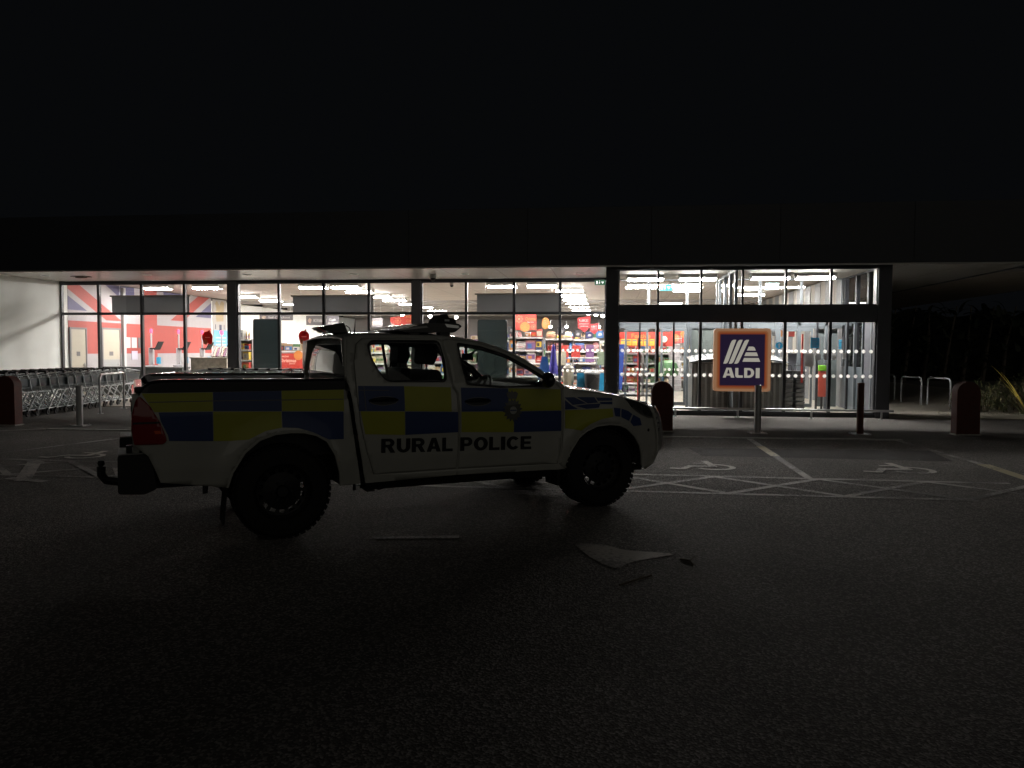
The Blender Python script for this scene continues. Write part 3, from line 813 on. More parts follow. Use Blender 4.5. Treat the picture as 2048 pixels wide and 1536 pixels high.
for i in range(33):
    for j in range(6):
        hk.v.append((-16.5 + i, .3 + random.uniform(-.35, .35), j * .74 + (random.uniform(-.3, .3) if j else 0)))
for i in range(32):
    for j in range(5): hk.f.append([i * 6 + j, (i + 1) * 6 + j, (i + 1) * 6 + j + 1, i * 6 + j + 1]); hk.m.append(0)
build("sky_blocking_core", hk, mat("hedge_inner", (.012, .014, .008), .9), hg, recalc=False, solid=.9)  # solid dark core added to block sky between the leaves
hc = MB()
for i in range(33): hc.tube([(-16 + i, 0, 0), (-15.8 + i, random.uniform(-.2, .2), 2.0), (-15.6 + i + random.uniform(-.3, .3), .1, 4.0)], [.12, .08, .03], 6)
build("stems", hc, MATS["twig_bark"], hg)
gt = MB()
for i in range(110):
    x, y = random.uniform(-9, 6), random.uniform(3.2, 13.5); q = random.uniform(.004, .011)
    if random.random() < .06: q *= 2.2
    gt.add([(x - q, y - q * .7, .006), (x + q, y - q * .5, .006), (x + q * .6, y + q, .006), (x - q * .8, y + q * .6, .006), (x, y, .006 + q)], [(0, 1, 4), (1, 2, 4), (2, 3, 4), (3, 0, 4)])
o = build("grit", gt, mat("pale_grit", (.55, .52, .47), .7), recalc=False); o["kind"] = "stuff"; o["label"] = "pale grit scattered over the tarmac"
struct("planting_bed", MB().poly([(8.7, 20.2, .012), (16, 19.9, .012), (16, 30, .012), (10.2, 30, .012), (9.6, 22, .012)]), mat("soil", (.035, .028, .022), .95, noise=.3, bump=.6, bscale=20))

# ================================================================== SHOP INTERIOR
FZ = .022     # shop floor
def ceiling_light(w=.92, d=.30):
    t = thing("ceiling_light", "", "ceiling light")
    build("frame", MB().box(-w / 2 - .02, w / 2 + .02, -d * .62, d * .62, -.10, 0).box(-w / 2 - .02, -w / 2 - .002, -d / 2, d / 2, -.15, -.10).box(w / 2 + .002, w / 2 + .02, -d / 2, d / 2, -.15, -.10), mat("lamp_tray", (.6, .6, .58), .5), t, bevel=.004)
    df = MB()
    for y0 in (-d / 4, d / 4): df.prism(roundrect(y0 - d / 4 + .004, y0 + d / 4 - .004, -.15, -.105, .02, 3), lambda a, b: (-w / 2, a, b), lambda a, b: (w / 2, a, b))
    build("diffuser", df, M_LAMP, t)
    return t
LT = ceiling_light(); lt_used = [False]
def light(x, y, z, label, group):
    o = copy_tree(LT) if lt_used[0] else LT
    lt_used[0] = True
    tag(o, label, "ceiling light", group, (x, y, z), 0)
for k, (x, y) in enumerate(((.99, 20.8), (2.35, 20.75), (4.17, 20.65), (5.27, 20.6))):
    light(x, y, SZ - .046, "bright panel lamp on the lobby ceiling, number %d from the lobby's left" % (k + 1), "lobby ceiling lamps")
for x, w in ((-15.25, "above the left flag stripe"), (-13.45, "above the flag's middle"), (-9.7, "in the middle bay"), (-8.6, "right of the middle bay's glare"), (-3.37, "in the right bay"), (-2.08, "right of the right bay's centre"), (1.1, "seen through the lobby's left"), (2.4, "seen through the lobby's third pane")):
    light(x, 24.75, 3.72, "glaring front row ceiling lamp of the shop " + w, "front row ceiling lamps")
for cx, w in ((-14.2, "left"), (-8.8, "middle"), (-1.3, "right"), (2.7, "lobby side"), (5.2, "far right")):
    for y in (26.8, 29.1, 31.4, 33.8, 36.4, 39.5, 42.5):
        if cx == -14.2 and y < 28: continue
        if cx == 2.7 and y not in (26.8, 33.8): continue
        if cx == 5.2 and y not in (29.1,): continue
        light(cx, y, 3.72, "ceiling lamp in the %s line of lamps running back into the shop" % w, "%s line of ceiling lamps" % w)
# track spots hanging lower, far in
def bulb(loc, label):
    t = thing("track_spot", label, "spotlight", loc, 0, "hanging round track spots")
    build("bulb", MB().lathe([(0, -.07), (.06, -.05), (.085, 0), (.06, .05), (0, .07)], 12), M_BULB, t, smooth=True)
    build("stem", MB().cyl((0, 0, .05), (0, 0, .32), .012, n=6), M_STEEL, t)
for k in range(6): bulb((-.75 + k * .28, 31.5 + k * 1.1, 3.05), "round spot in the slanting string of spots beside the lobby column")
for k in range(7): bulb((-3.6 + k * .8, 38.5, 2.72), "round spot in the level string of spots behind the right bay")
for k in range(3): bulb((-8.9 + k * 1.0, 33 + k, 3.05), "round spot hanging far back in the middle bay")
# ceiling beams of the far part give the ceiling its bands
for k in range(6):
    o = build("ceiling_beam", MB().box(GX + .01, 6.4, 33.2 + k * 2.9, 33.5 + k * 2.9, 3.58, 3.718), M_WHITEWALL, bld)

# ---- flag mural on the side wall
FW = GX + .004
fl = MB(); Y0, Y1, ZB, ZT = 22.28, 31.1, .03, 3.70
def fq(pts, m, d): fl.poly([(FW + d, y, z) for y, z in pts], m)
def clip(pts, lo, hi, ax):
    def cut(ps, c, keep):
        out = []
        for i in range(len(ps)):
            a, b = ps[i - 1], ps[i]; ia, ib = keep(a[ax]), keep(b[ax])
            if ia != ib:
                t = (c - a[ax]) / (b[ax] - a[ax]); out.append((a[0] + (b[0] - a[0]) * t, a[1] + (b[1] - a[1]) * t))
            if ib: out.append(b)
        return out
    ps = cut(pts, lo, lambda v: v >= lo)
    return cut(ps, hi, lambda v: v <= hi) if ps else ps
def fpoly(pts, m, d):
    p = clip(pts, Y0, Y1, 0)
    if p: p = clip(p, ZB, ZT, 1)
    if len(p) > 2: fq(p, m, d)
fpoly([(Y0, ZB), (Y1, ZB), (Y1, ZT), (Y0, ZT)], 0, 0)
fpoly([(Y0, 2.76), (Y0, 3.21), (23.19, 2.76)], 1, .002); fpoly([(24.1, ZT), (25.72, ZT), (25.72, 2.87)], 1, .002)
fpoly([(Y0, 3.42), (Y0, 3.85), (25.0, 2.49), (24.15, 2.49)], 2, .003)
fpoly([(31.1, 2.85), (31.1, 3.50), (29.85, 2.85)], 1, .002); fpoly([(27.55, ZT), (29.0, ZT), (27.55, 2.95)], 1, .002)
fpoly([(28.0, 2.64), (28.9, 2.64), (31.2, 3.83), (31.2, 4.3)], 2, .003)
fpoly([(Y0, 1.37), (Y1, 1.37), (Y1, 2.42), (Y0, 2.42)], 2, .004)
fpoly([(26.15, ZB), (27.1, ZB), (27.1, ZT), (26.15, ZT)], 2, .0045)
tag(build("flag_mural", fl, [mat("mural_white", (.37, .35, .37), .7, noise=.04), mat("mural_blue", (.10, .095, .19), .7, noise=.05), mat("mural_red", (.36, .07, .06), .7, noise=.06)]),
    "huge red white and blue flag mural on the shop's left wall", "wall mural")
def shopdoor(y0, y1, zt, label):
    t = thing("staff_door", label, "door", (GX + .012, y0, FZ), 0, "cream doors in the flag wall")
    L = y1 - y0
    build("door_leaf", MB().box(0, .03, .06, L - .06, .0, zt - .06), M_CREAM, t)
    build("frame", MB().box(0, .045, 0, .058, 0, zt).box(0, .045, L - .058, L, 0, zt).box(0, .045, .059, L - .059, zt - .058, zt), mat("door_frame_grey", (.16, .16, .17), .5), t)
    build("handle", MB().box(.031, .06, L - .2, L - .1, .98, 1.0).box(.031, .04, L - .15, L - .1, .86, 1.06), M_STEEL, t)
    build("notice", MB().box(.031, .034, L * .38, L * .58, 1.28, 1.42), M_SIGNGREY, t)
    return t
shopdoor(22.30, 23.10, 2.19, "full height cream door in the flag wall nearest the window")
d2 = shopdoor(23.85, 24.85, 2.22, "cream door with a grey lower half further along the flag wall")
build("kick_panel", MB().box(.031, .036, .07, .93, .02, 1.15), mat("kick_panel_grey", (.30, .31, .32), .5), d2)
def wallsheet(name, y0, y1, z0, z1, mt, label, cat, group=None):
    return tag(build(name, MB().box(GX + .012, GX + .024, y0, y1, z0, z1), mt), label, cat, group)
wallsheet("wall_notice", 25.15, 25.43, 1.57, 1.94, M_WHITE, "white paper notice on the flag wall, upper of two beside the post", "notice", "paper notices on the flag wall")
wallsheet("wall_notice", 25.50, 25.80, 1.57, 1.94, M_WHITE, "white paper notice on the flag wall, upper one further from the door", "notice", "paper notices on the flag wall")
wallsheet("wall_notice", 25.50, 25.84, 1.15, 1.46, mat("paper_lilac", (.5, .48, .58), .7), "lilac paper notice hanging below the white notices on the flag wall", "notice", "paper notices on the flag wall")
wallsheet("wall_notice", 25.88, 26.14, 1.57, 1.94, M_SIGNGREY, "dark framed notice next to the white notices on the flag wall", "notice", "paper notices on the flag wall")
t = thing("crest_poster", "tall white poster with a gold crest at the end of the flag wall", "poster")
build("sheet", MB().box(GX + .012, GX + .02, 31.2, 32.4, 1.1, 3.68), mat("crest_paper", (.40, .38, .37), .7), t)
cr = MB()
cpts = [(31.45, 2.95), (31.5, 3.3), (31.4, 3.5), (31.55, 3.62), (31.7, 3.5), (31.78, 3.4), (31.86, 3.55), (32.0, 3.64), (32.2, 3.55), (32.15, 3.2), (32.12, 2.75), (31.5, 2.72)]
cr.prism(cpts, lambda a, b: (GX + .024, a, b), None)
build("crest", cr, mat("crest_gold", (.36, .28, .16), .5), t)
build("small_print", MB().box(GX + .021, GX + .024, 31.75, 31.95, 2.35, 2.6).box(GX + .021, GX + .024, 31.4, 31.46, 2.4, 2.6).box(GX + .021, GX + .024, 32.15, 32.2, 2.4, 2.6), M_NAVY, t)
t = thing("blue_poster", "light blue poster with white lines under the gold crest", "poster")
build("sheet", MB().box(GX + .028, GX + .04, 31.25, 32.45, 1.1, 2.35), mat("poster_lightblue", (.16, .40, .62), .6), t)
build("print", MB().box(GX + .041, GX + .044, 31.4, 32.3, 2.0, 2.06).box(GX + .041, GX + .044, 31.4, 32.2, 1.85, 1.9).box(GX + .041, GX + .044, 31.4, 32.3, 1.7, 1.76), M_WHITE, t)
tag(build("wall_post", MB().box(GX + .02, GX + .12, 24.93, 25.05, FZ, 3.65), M_WHITE), "white vertical trunking post beside the second cream door", "post")

# ---- self checkouts
M_REDLAMP = emis("till_lamp", (1.0, .03, .07), 6.0)
def till(x, y, label, group="self checkouts along the flag wall"):
    t = thing("self_checkout", label, "self checkout", (x, y, FZ), 0, group)
    build("cabinet", MB().box(-.2, .2, -.2, .22, 0, .92), mat("till_grey", (.28, .29, .31), .5), t, bevel=.02)
    build("bagging_shelf", MB().box(.22, .75, -.22, .22, .62, .66).box(.45, .52, -.05, .05, 0, .62), M_STEEL, t, bevel=.01)
    build("pole", MB().cyl((-.12, .1, .92), (-.12, .1, 2.08), .03, n=8).box(-.2, -.04, .05, .16, .95, 1.55), mat("till_white", (.4,.41,.43), .5), t)
    s = MB(); a = radians(28)
    s.prism([(-.02, 0), (.02, 0), (.02, .34), (-.02, .34)], lambda p, q: (.16 + p + q * sin(a), -.16, 1.48 + q * cos(a)), lambda p, q: (.16 + p + q * sin(a), .16, 1.48 + q * cos(a)))
    s.box(-.1, .16, -.03, .03, 1.5, 1.55)
    build("screen", s, M_BLACK, t)
    build("card_reader", MB().box(.22, .34, -.16, -.04, .98, 1.22), M_CYAN, t, bevel=.01)
    build("status_lamp", MB().lathe([(.0, 2.08), (.05, 2.09), (.055, 2.2), (.04, 2.24), (0, 2.25)], 12, (-.12, .1, 0)), M_REDLAMP, t, smooth=True)
    return t
for x, y, w in ((-16.25, 26.0, "nearest the window on the left"), (-15.78, 27.0, "second from the window"), (-15.40, 28.0, "third, beside the red sticker"), (-14.92, 28.6, "last, in front of the light blue poster")):
    till(x, y, "self checkout with a red status lamp, " + w)
def counter(x0, x1, y0, y1, h, mt, label, cat="counter", top=None):
    t = thing("counter", label, cat, ((x0 + x1) / 2, (y0 + y1) / 2, FZ))
    w, d = (x1 - x0) / 2, (y1 - y0) / 2
    build("body", MB().box(-w, w, -d, d, 0, h - .04), mt, t, bevel=.01)
    build("top", MB().box(-w - .03, w + .03, -d - .03, d + .03, h - .038, h), top or mat("counter_top", (.36,.34,.29), .4), t, bevel=.008)
    return t
M_CG = mat("counter_grey", (.10, .115, .115), .5, noise=.1)
counter(-16.45, -13.62, 23.4, 23.8, .93, M_CG, "long grey packing counter behind the left bay glass", top=M_CG)
counter(-13.9, -12.62, 24.4, 24.75, 1.24, mat("wrapped_stock", (.45, .42, .36), .4, noise=.35, nscale=6), "pale wrapped display table at the right end of the left bay")
counter(-9.6, -6.0, 22.8, 23.2, .86, M_CG, "dark grey low counter behind the middle bay glass", top=M_CG)
counter(-5.3, -1.35, 22.7, 23.1, .62, M_CG, "dark grey bench behind the right bay glass", top=M_CG)
t = thing("dump_bin", "white dump bin of striped blankets at the end of the left bay", "dump bin", (-13.3, 25.7, FZ), 0)
build("bin", MB().box(-.4, .4, -.3, .3, 0, 1.3), M_WHITE, t, bevel=.01)
bl = MB()
for i in range(9): bl.tube([(-.38 + i * .09, -.31, 1.25), (-.36 + i * .085, -.1, 1.62 - (i % 3) * .05), (-.38 + i * .09, .25, 1.55)], .045, 6, i % 3)
build("blanket", bl, [mat("blanket_grey", (.3, .27, .27), .9), mat("blanket_cream", (.5, .42, .35), .9), mat("blanket_plum", (.2, .1, .16), .9)], t, smooth=True)

# ---- boards hung behind the glass
def hungboard(x0, x1, z0, z1, y, label):
    t = thing("hanging_board", label, "advert board", ((x0 + x1) / 2, y, z0), 0, "grey backs of hanging advert boards")
    w = (x1 - x0) / 2; h = z1 - z0
    build("board", MB().box(-w, w, -.012, .012, 0, h), M_GREYBOARD, t)
    build("top_rail", MB().box(-w - .06, w + .06, -.03, .03, h, h + .045), mat("board_rail", (.28, .26, .23), .4), t)
    build("wire", MB().cyl((-w * .8, 0, h + .045), (-w * .8, 0, 3.72 - z0), .005, n=5).cyl((w * .8, 0, h + .045), (w * .8, 0, 3.72 - z0), .005, n=5), M_STEEL, t)
hungboard(-15.30, -12.75, 2.63, 3.15, 22.35, "wide grey board back hanging high in the left bay")
hungboard(-9.42, -6.92, 2.62, 3.13, 22.35, "wide grey board back hanging high in the middle bay")
hungboard(-3.79, -1.35, 2.61, 3.16, 22.35, "wide grey board back hanging high in the right bay")
def posterback(x0, x1, z0, z1, y, label, lines=False):
    t = thing("poster_stand", label, "poster stand", ((x0 + x1) / 2, y, 0), 0, "grey poster panels behind the glass")
    w = (x1 - x0) / 2
    build("panel", MB().prism(roundrect(-w, w, z0, z1, .06), lambda a, b: (a, -.015, b), lambda a, b: (a, .015, b)), MATS["poster_panel_slate"] if "poster_panel_slate" in MATS else board_mat("poster_panel_slate", (.12, .15, .155), (.135, .165, .17)), t)
    build("rim", MB().prism(roundrect(-w - .012, w + .012, z0 - .012, z1 + .012, .07), lambda a, b: (a, -.018, b), lambda a, b: (a, .018, b), 0, roundrect(-w, w, z0, z1, .06)), M_FRAME, t)
    build("foot", MB().box(-w * .7, w * .7, -.15, .15, FZ, FZ + .03).cyl((0, .03, FZ), (0, .03, z0), .025, n=8), M_FRAME, t)
    if lines: build("printed_line", MB().box(-w * .95, -.05, -.0175, -.0155, z1 - .32, z1 - .30).box(.02, w * .9, -.0175, -.0155, z1 - .32, z1 - .30).box(-w * .9, -.05, -.0175, -.0155, z1 - .7, z1 - .685), mat("line_grey", (.14, .17, .175), .5), t)
posterback(-10.58, -9.74, .75, 2.44, 22.14, "dark slate poster panel with rounded corners in the middle bay")
posterback(-3.72, -2.88, .75, 2.42, 22.14, "dark slate poster panel with rounded corners in the right bay", True)

# ---- stickers, signs and festive posters
def flat(name, poly, y, mt, label, cat, group=None, th=.006):
    t = thing(name, label, cat, (0, y, 0), 0, group)
    build("backing", MB().prism(poly, lambda a, b: (a, 0, b), lambda a, b: (a, th, b)), mt, t)
    return t
def deepen(t, k):      # hang it further in, under the lamps, at the size it then needs
    t.scale = (k, 1, k); t.location = (t.location.x * k, t.location.y * k, 1.555 * (1 - k))
    return t
def words(t, rows, mt, name="lettering", y=-.003, bold=.02):
    mb = MB()
    for body, x0, z0, w, h in rows: put_text(mb, body, lambda a, b: (a, y, b), x0, z0, w, h, 0, bold)
    build(name, mb, mt, t, recalc=False)
def bauble(cx, cz, label):
    out = [(cx + .16 * cos(a) * (1 + .0 * sin(a)), cz + .04 + .16 * sin(a)) for a in [radians(-20 + 220 * i / 16) for i in range(17)]]
    out = [(cx + .16, cz - .02)] + [(cx + .165 * cos(radians(q)), cz + .05 + .165 * sin(radians(q))) for q in range(0, 61, 12)]
    out += [(cx + .07, cz + .27), (cx + .02, cz + .215)]
    out += [(cx + .165 * cos(radians(q)), cz + .05 + .165 * sin(radians(q))) for q in range(96, 190, 12)]
    out += [(cx - .14, cz - .08), (cx - .12, cz - .16), (cx - .04, cz - .19), (cx + .02, cz - .13), (cx + .07, cz - .18), (cx + .13, cz - .17), (cx + .16, cz - .10)]
    t = flat("window_sticker", out, GY - .012, board_mat("sticker_red", (.45, .03, .025), (.40, .02, .015)) if "sticker_red" not in MATS else MATS["sticker_red"], label, "window sticker", "red stickers on the glass", .004)
    build("orange_slice", MB().prism(disc(cx - .06, cz - .10, .075), lambda a, b: (a, -.002, b), None), mat("slice_brown", (.40, .12, .05), .6), t)
    build("caption", MB().box(cx - .07, cx + .08, -.003, -.001, cz + .02, cz + .045), mat("caption_pink", (.7, .35, .3), .6), t)
bauble(-11.98, 1.86, "red tomato shaped window sticker at the right end of the left bay")
bauble(-8.94, 1.89, "red tomato shaped window sticker above the festive box in the middle bay")
def slice_(t, cx, cz, r, y=-.004, k=8):
    build("orange_slice", MB().prism(disc(cx, cz, r), lambda a, b: (a, y, b), None), M_ORANGE, t)
    mb = MB()
    for i in range(k):
        a = 2 * pi * i / k
        d = (cos(a), sin(a)); n = (-d[1], d[0])
        mb.poly([(cx + d[0] * r * p + n[0] * q, y - .003, cz + d[1] * r * p + n[1] * q) for p, q in ((.22, r * .02), (.75, r * .07), (.75, -r * .07), (.22, -r * .02))])
    build("segment_marks", mb, mat("slice_dark", (.40, .10, .03), .6), t)
def flake(t, cx, cz, r, y=-.003):
    mb = MB()
    for i in range(8):
        a = 2 * pi * i / 8
        mb.prism(disc(cx + r * cos(a), cz + r * sin(a), r * .3, 10), lambda p, q: (p, y, q), None, 0, disc(cx + r * cos(a), cz + r * sin(a), r * .2, 10))
        mb.poly([(cx + r * .12 * cos(a + 1.57), y, cz + r * .12 * sin(a + 1.57)), (cx + r * .7 * cos(a), y, cz + r * .7 * sin(a)), (cx - r * .12 * cos(a + 1.57), y, cz - r * .12 * sin(a + 1.57))])
    build("snowflake", mb, mat("flake_peach", (.68, .28, .16), .6), t)
Y = 24.6
t = flat("festive_banner", [(-2.93, 2.20), (-2.24, 2.20), (-2.24, 2.70), (-2.93, 2.70)], Y, M_RED, "red Christmas banner with orange slice hanging in the right bay", "banner")
words(t, [("Christmas", -2.60, 2.50, .35, .11)], M_ORANGE, y=-.004); words(t, [("Save now", -2.53, 2.43, .2, .045)], M_WHITE, "small_lettering", -.004)
deepen(t, 1.08); flake(t, -2.80, 2.55, .10); flake(t, -2.33, 2.30, .07); slice_(t, -2.61, 2.30, .155)
t = flat("orange_bauble", [(-1.97 + .13 * cos(2 * pi * i / 24), 2.42 + .185 * sin(2 * pi * i / 24)) for i in range(24)], 24.9, M_ORANGE, "oval orange bauble sign hanging right of the Christmas banner", "hanging sign")
deepen(t, 1.08); flake(t, -1.97, 2.45, .06)
def shield(cx, cz, w, h, y, label, rows, sub):
    t = flat("hanging_shield", [(cx - w / 2, cz + h * .42), (cx + w / 2, cz + h * .5), (cx + w / 2, cz - h * .15), (cx + w * .05, cz - h * .5), (cx - w / 2, cz - h * .2)], y, mat("shield_red", (.40, .035, .04), .5), label, "hanging sign", "red savings shields")
    deepen(t, 1.06); words(t, rows, M_WHITE); words(t, sub, M_WHITE, "small_lettering")
shield(-.74, 2.40, .42, .52, 25.2, "large red shield sign reading LIKE amazing savings", [("LIKE", -.89, 2.48, .29, .085)], [("amazing", -.90, 2.385, .31, .06), ("savings.", -.90, 2.30, .31, .06)])
shield(-.42, 2.27, .29, .36, 25.8, "smaller red shield sign reading LIKE beside the lobby column", [("LIKE", -.51, 2.33, .18, .05)], [("amazing", -.52, 2.275, .2, .03), ("savings", -.52, 2.225, .2, .03)])
t = flat("orange_bauble", disc(-.23, 2.13, .13), 26.2, M_ORANGE, "round orange bauble sign under the small red shield", "hanging sign"); deepen(t, 1.06); flake(t, -.23, 2.13, .06)
t = flat("festive_sign", [(-7.02, 2.6), (-6.0, 2.72), (-6.0, 2.42), (-6.5, 2.38), (-6.62, 2.30), (-6.85, 2.33), (-7.02, 2.45)], 24.5, M_RED, "rounded red sign reading Merry Christmas beside the second column", "hanging sign")
words(t, [("Merry", -6.5, 2.56, .42, .10), ("Christmas", -6.48, 2.44, .46, .09)], M_ORANGE); flake(t, -6.76, 2.5, .09); deepen(t, 1.08)
t = thing("festive_box", "red Christmas display box with an orange disc in the middle bay", "display box", (-11.2, 26.4, FZ))
build("box", MB().box(-.56, .58, -.2, .2, .42, 1.37), M_RED, t, bevel=.006)
build("leg", MB().box(-.5, -.45, -.05, .05, 0, .42).box(.45, .5, -.05, .05, 0, .42), M_FRAME, t)
slice_(t, .34, 1.31, .17, -.205, 0); words(t, [("Christmas", -.36, 1.06, .62, .13), ("SAVE NOW", .0, .99, .22, .045), ("AMAZING", -.31, 1.24, .29, .055)], mat("text_rose", (.75, .45, .36), .5), y=-.206)
def aisle(x0, x1, z0, z1, y, body, label, pole=False):
    t = thing("aisle_sign", label, "aisle sign", (0, y, 0), 0, "grey hanging aisle signs")
    build("board", MB().box(x0, x1, 0, .02, z0, z1), M_SIGNGREY, t, bevel=.004)
    w, h = x1 - x0, z1 - z0
    words(t, [(body, x0 + w * .26, z0 + h * .32, w * .66, h * .36)], mat("text_grey", (.42, .42, .42), .5), y=-.003)
    build("icon", MB().prism(roundpoly([(x0 + w * .06, z0 + h * .5), (x0 + w * .12, z0 + h * .78), (x0 + w * .2, z0 + h * .6), (x0 + w * .16, z0 + h * .2), (x0 + w * .1, z0 + h * .25)], .03), lambda a, b: (a, -.003, b), None), mat("icon_tan", (.40, .30, .24), .5), t)
    build("wire", MB().cyl((x0 + .1, .01, z1), (x0 + .1, .01, 3.7), .004, n=4).cyl((x1 - .1, .01, z1), (x1 - .1, .01, 3.7), .004, n=4), M_STEEL, t)
aisle(-12.1, -10.9, 2.52, 2.90, 30, "MORNING GOODS", "grey aisle sign reading MORNING GOODS in the middle bay")
aisle(-8.56, -7.72, 2.42, 2.78, 30, "FROZEN", "grey aisle sign reading FROZEN left of the red festive sign")
aisle(-9.35, -8.9, 2.44, 2.80, 30, "EGGS", "small grey aisle sign with dim lettering left of the FROZEN sign")
aisle(-12.9, -11.6, 2.62, 2.85, 27.5, "Self Checkout", "dark sign reading Self Checkout above the slate poster panel")
t = flat("till_sign", [(-8.90, 2.62), (-8.5, 2.62), (-8.5, 2.34), (-8.42, 2.34), (-8.68, 2.14), (-8.93, 2.28), (-8.90, 2.34)], 23.8, mat("till_sign_slate", (.085, .08, .09), .5), "dark arrow sign reading Cash and Card above the truck's cab", "hanging sign")
deepen(t, 1.12); words(t, [("Cash", -8.83, 2.46, .22, .075), ("& Card", -8.86, 2.36, .30, .075)], M_WHITE)
t = flat("till_number", [(-8.72, 2.0), (-8.42, 2.0), (-8.42, 2.16), (-8.72, 2.16)], 24.4, M_SIGNGREY, "small dark till sign with red figures beside the truck's rear lamp", "hanging sign")
words(t, [("4", -8.66, 2.03, .05, .09)], emis("till_red", (1, .1, .05), 3.0))

# ---- shop racks and goods
GC = dict(red=(.42, .04, .03), white=(.58, .56, .54), navy=(.03, .04, .13), tan=(.36, .24, .13), green=(.06, .17, .06), blue=(.05, .17, .42), orange=(.55, .20, .05), pink=(.55, .26, .26), black=(.025, .025, .03), purple=(.2, .1, .24), cream=(.55, .48, .36), yellow=(.6, .42, .05), grey=(.24, .24, .25))
GM = {k: mat("goods_" + k, tuple(c * .72 for c in v), .5, noise=.12, nscale=14) for k, v in GC.items()}
def carton(c, w, d, h):
    mb = MB().box(-w / 2, w / 2, -d / 2, d / 2, 0, h, 0)
    a, b = random.uniform(.1, .35), random.uniform(.6, .9)
    mb.poly([(-w * .46, -d / 2 - .002, h * a), (w * .46, -d / 2 - .002, h * a), (w * .46, -d / 2 - .002, h * b), (-w * .46, -d / 2 - .002, h * b)], 1)
    mb.poly([(-w * .3, -d / 2 - .004, h * (a + .08)), (w * .1, -d / 2 - .004, h * (a + .08)), (w * .1, -d / 2 - .004, h * (b - .15)), (-w * .3, -d / 2 - .004, h * (b - .15))], 2)
    o = random.choice([k for k in GC if k != c]); p = random.choice(list(GC))
    return build("carton", mb, [GM[c], GM[o], GM[p]], recalc=False), "carton"
def bottles(c, w, d, h):
    mb = MB(); r = min(.045, w / 6)
    n = max(2, int(w / (2.2 * r)))
    for i in range(n):
        x = -w / 2 + (i + .5) * w / n
        mb.lathe([(0, 0), (r, 0), (r, h * .6), (r * .4, h * .8), (r * .4, h), (0, h)], 10, (x, 0, 0)); mb.lathe([(r + .002, h * .15), (r + .002, h * .5)], 10, (x, 0, 0), m=1)
    return build("bottle_row", mb, [GM[c], GM[random.choice(list(GC))]], smooth=True, recalc=False), "bottles"
def bag(c, w, d, h):
    mb = MB().add([(-w / 2, -d / 2, 0), (w / 2, -d / 2, 0), (w / 2, d / 2, 0), (-w / 2, d / 2, 0), (-w * .56, -d * .6, h * .5), (w * .56, -d * .6, h * .5), (w * .5, d / 2, h * .5), (-w * .5, d / 2, h * .5), (-w * .42, -.01, h), (w * .42, -.01, h), (w * .42, .01, h), (-w * .42, .01, h)],
        [(0, 1, 5, 4), (1, 2, 6, 5), (2, 3, 7, 6), (3, 0, 4, 7), (4, 5, 9, 8), (5, 6, 10, 9), (6, 7, 11, 10), (7, 4, 8, 11), (8, 9, 10, 11)])
    mb.poly([(-w * .3, -d * .6 - .006, h * .3), (w * .3, -d * .6 - .006, h * .3), (w * .28, -d * .5, h * .62), (-w * .28, -d * .5, h * .62)], 1)
    return build("goods_bag", mb, [GM[c], GM[random.choice(list(GC))]], smooth=False, recalc=False), "bag"
ORD = ["bottom", "second", "third", "fourth", "top"]
def rack(x, y, w, h, ns, pal, where, rz=0.0, fill=.95, top=True, backmt=None, dens=(.2, .38)):
    t = thing("shop_rack", "grey metal shop rack full of goods, " + where, "shop rack", (x, y, FZ), rz, "shop racks")
    fm = mat("rack_grey", (.27, .26, .25), .5, .3); 
    build("back_panel", MB().box(-w / 2, w / 2, .2, .23, 0, h), backmt or mat("rack_back", (.33, .30, .27), .6), t)
    build("upright", MB().box(-w / 2 - .02, -w / 2 + .01, -.02, .24, 0, h + .02).box(w / 2 - .01, w / 2 + .02, -.02, .24, 0, h + .02), fm, t)
    zs = [.12 + (h - .12) * k / ns for k in range(ns)]
    R = Matrix.Rotation(rz, 4, 'Z')
    for k, z in enumerate(zs + ([h] if top else [])):
        build("shelf", MB().box(-w / 2 + .012, w / 2 - .012, -.24, .198, z - .03, z).box(-w / 2 + .012, w / 2 - .012, -.255, -.241, z - .045, z + .01, 1), [fm, M_WHITE], t)
        gap = ((zs[k + 1] if k + 1 < len(zs) else h) - z - .06) if k < len(zs) else .34
        if gap <= .05: gap = .3
        xx = -w / 2 + .03
        while xx < w / 2 - .12:
            ww = min(random.uniform(*dens), w / 2 - .02 - xx)
            c = random.choice(pal)
            f = random.choices([carton, bottles, bag], [.62, .2, .18])[0]
            if random.random() < fill:
                o, kd = f(c, ww * .93, random.uniform(.2, .32), gap * random.uniform(.55, .98))
                p = R @ Vector((xx + ww / 2, -.04, z + .002))
                nm = {"carton": "%s printed carton", "bottles": "row of %s bottles", "bag": "%s goods bag"}[kd] % c
                shelf = ORD[min(k, 3)] + " shelf" if k < len(zs) else "on top"
                tag(o, "%s, %s, rack %s" % (nm, shelf, where), kd if kd != "carton" else "box", "goods on the rack " + where, (x + p.x, y + p.y, FZ + p.z), rz)
            xx += ww
P1 = ["red", "red", "white", "navy", "tan", "orange", "pink", "cream", "blue", "white"]
P2 = ["white", "blue", "tan", "cream", "pink", "green", "black", "yellow", "purple"]
P3 = ["tan", "orange", "yellow", "white", "cream", "red"]
rack(-3.75, 29.0, 1.15, 1.9, 4, P2, "beside the slate panel in the right bay")
rack(-2.95, 28.2, 1.25, 2.0, 4, ["white", "navy", "tan", "pink", "white", "orange", "red"], "under the Christmas banner")
rack(-1.75, 28.6, 1.0, 1.95, 4, P1 + ["blue", "navy"], "under the oval orange bauble")
rack(-.95, 30.5, 1.3, 1.95, 4, P1, "under the large red shield")
rack(.35, 31.0, 1.1, 1.75, 4, ["cream", "red", "white", "tan"], "beside the lobby column", dens=(.16, .3))
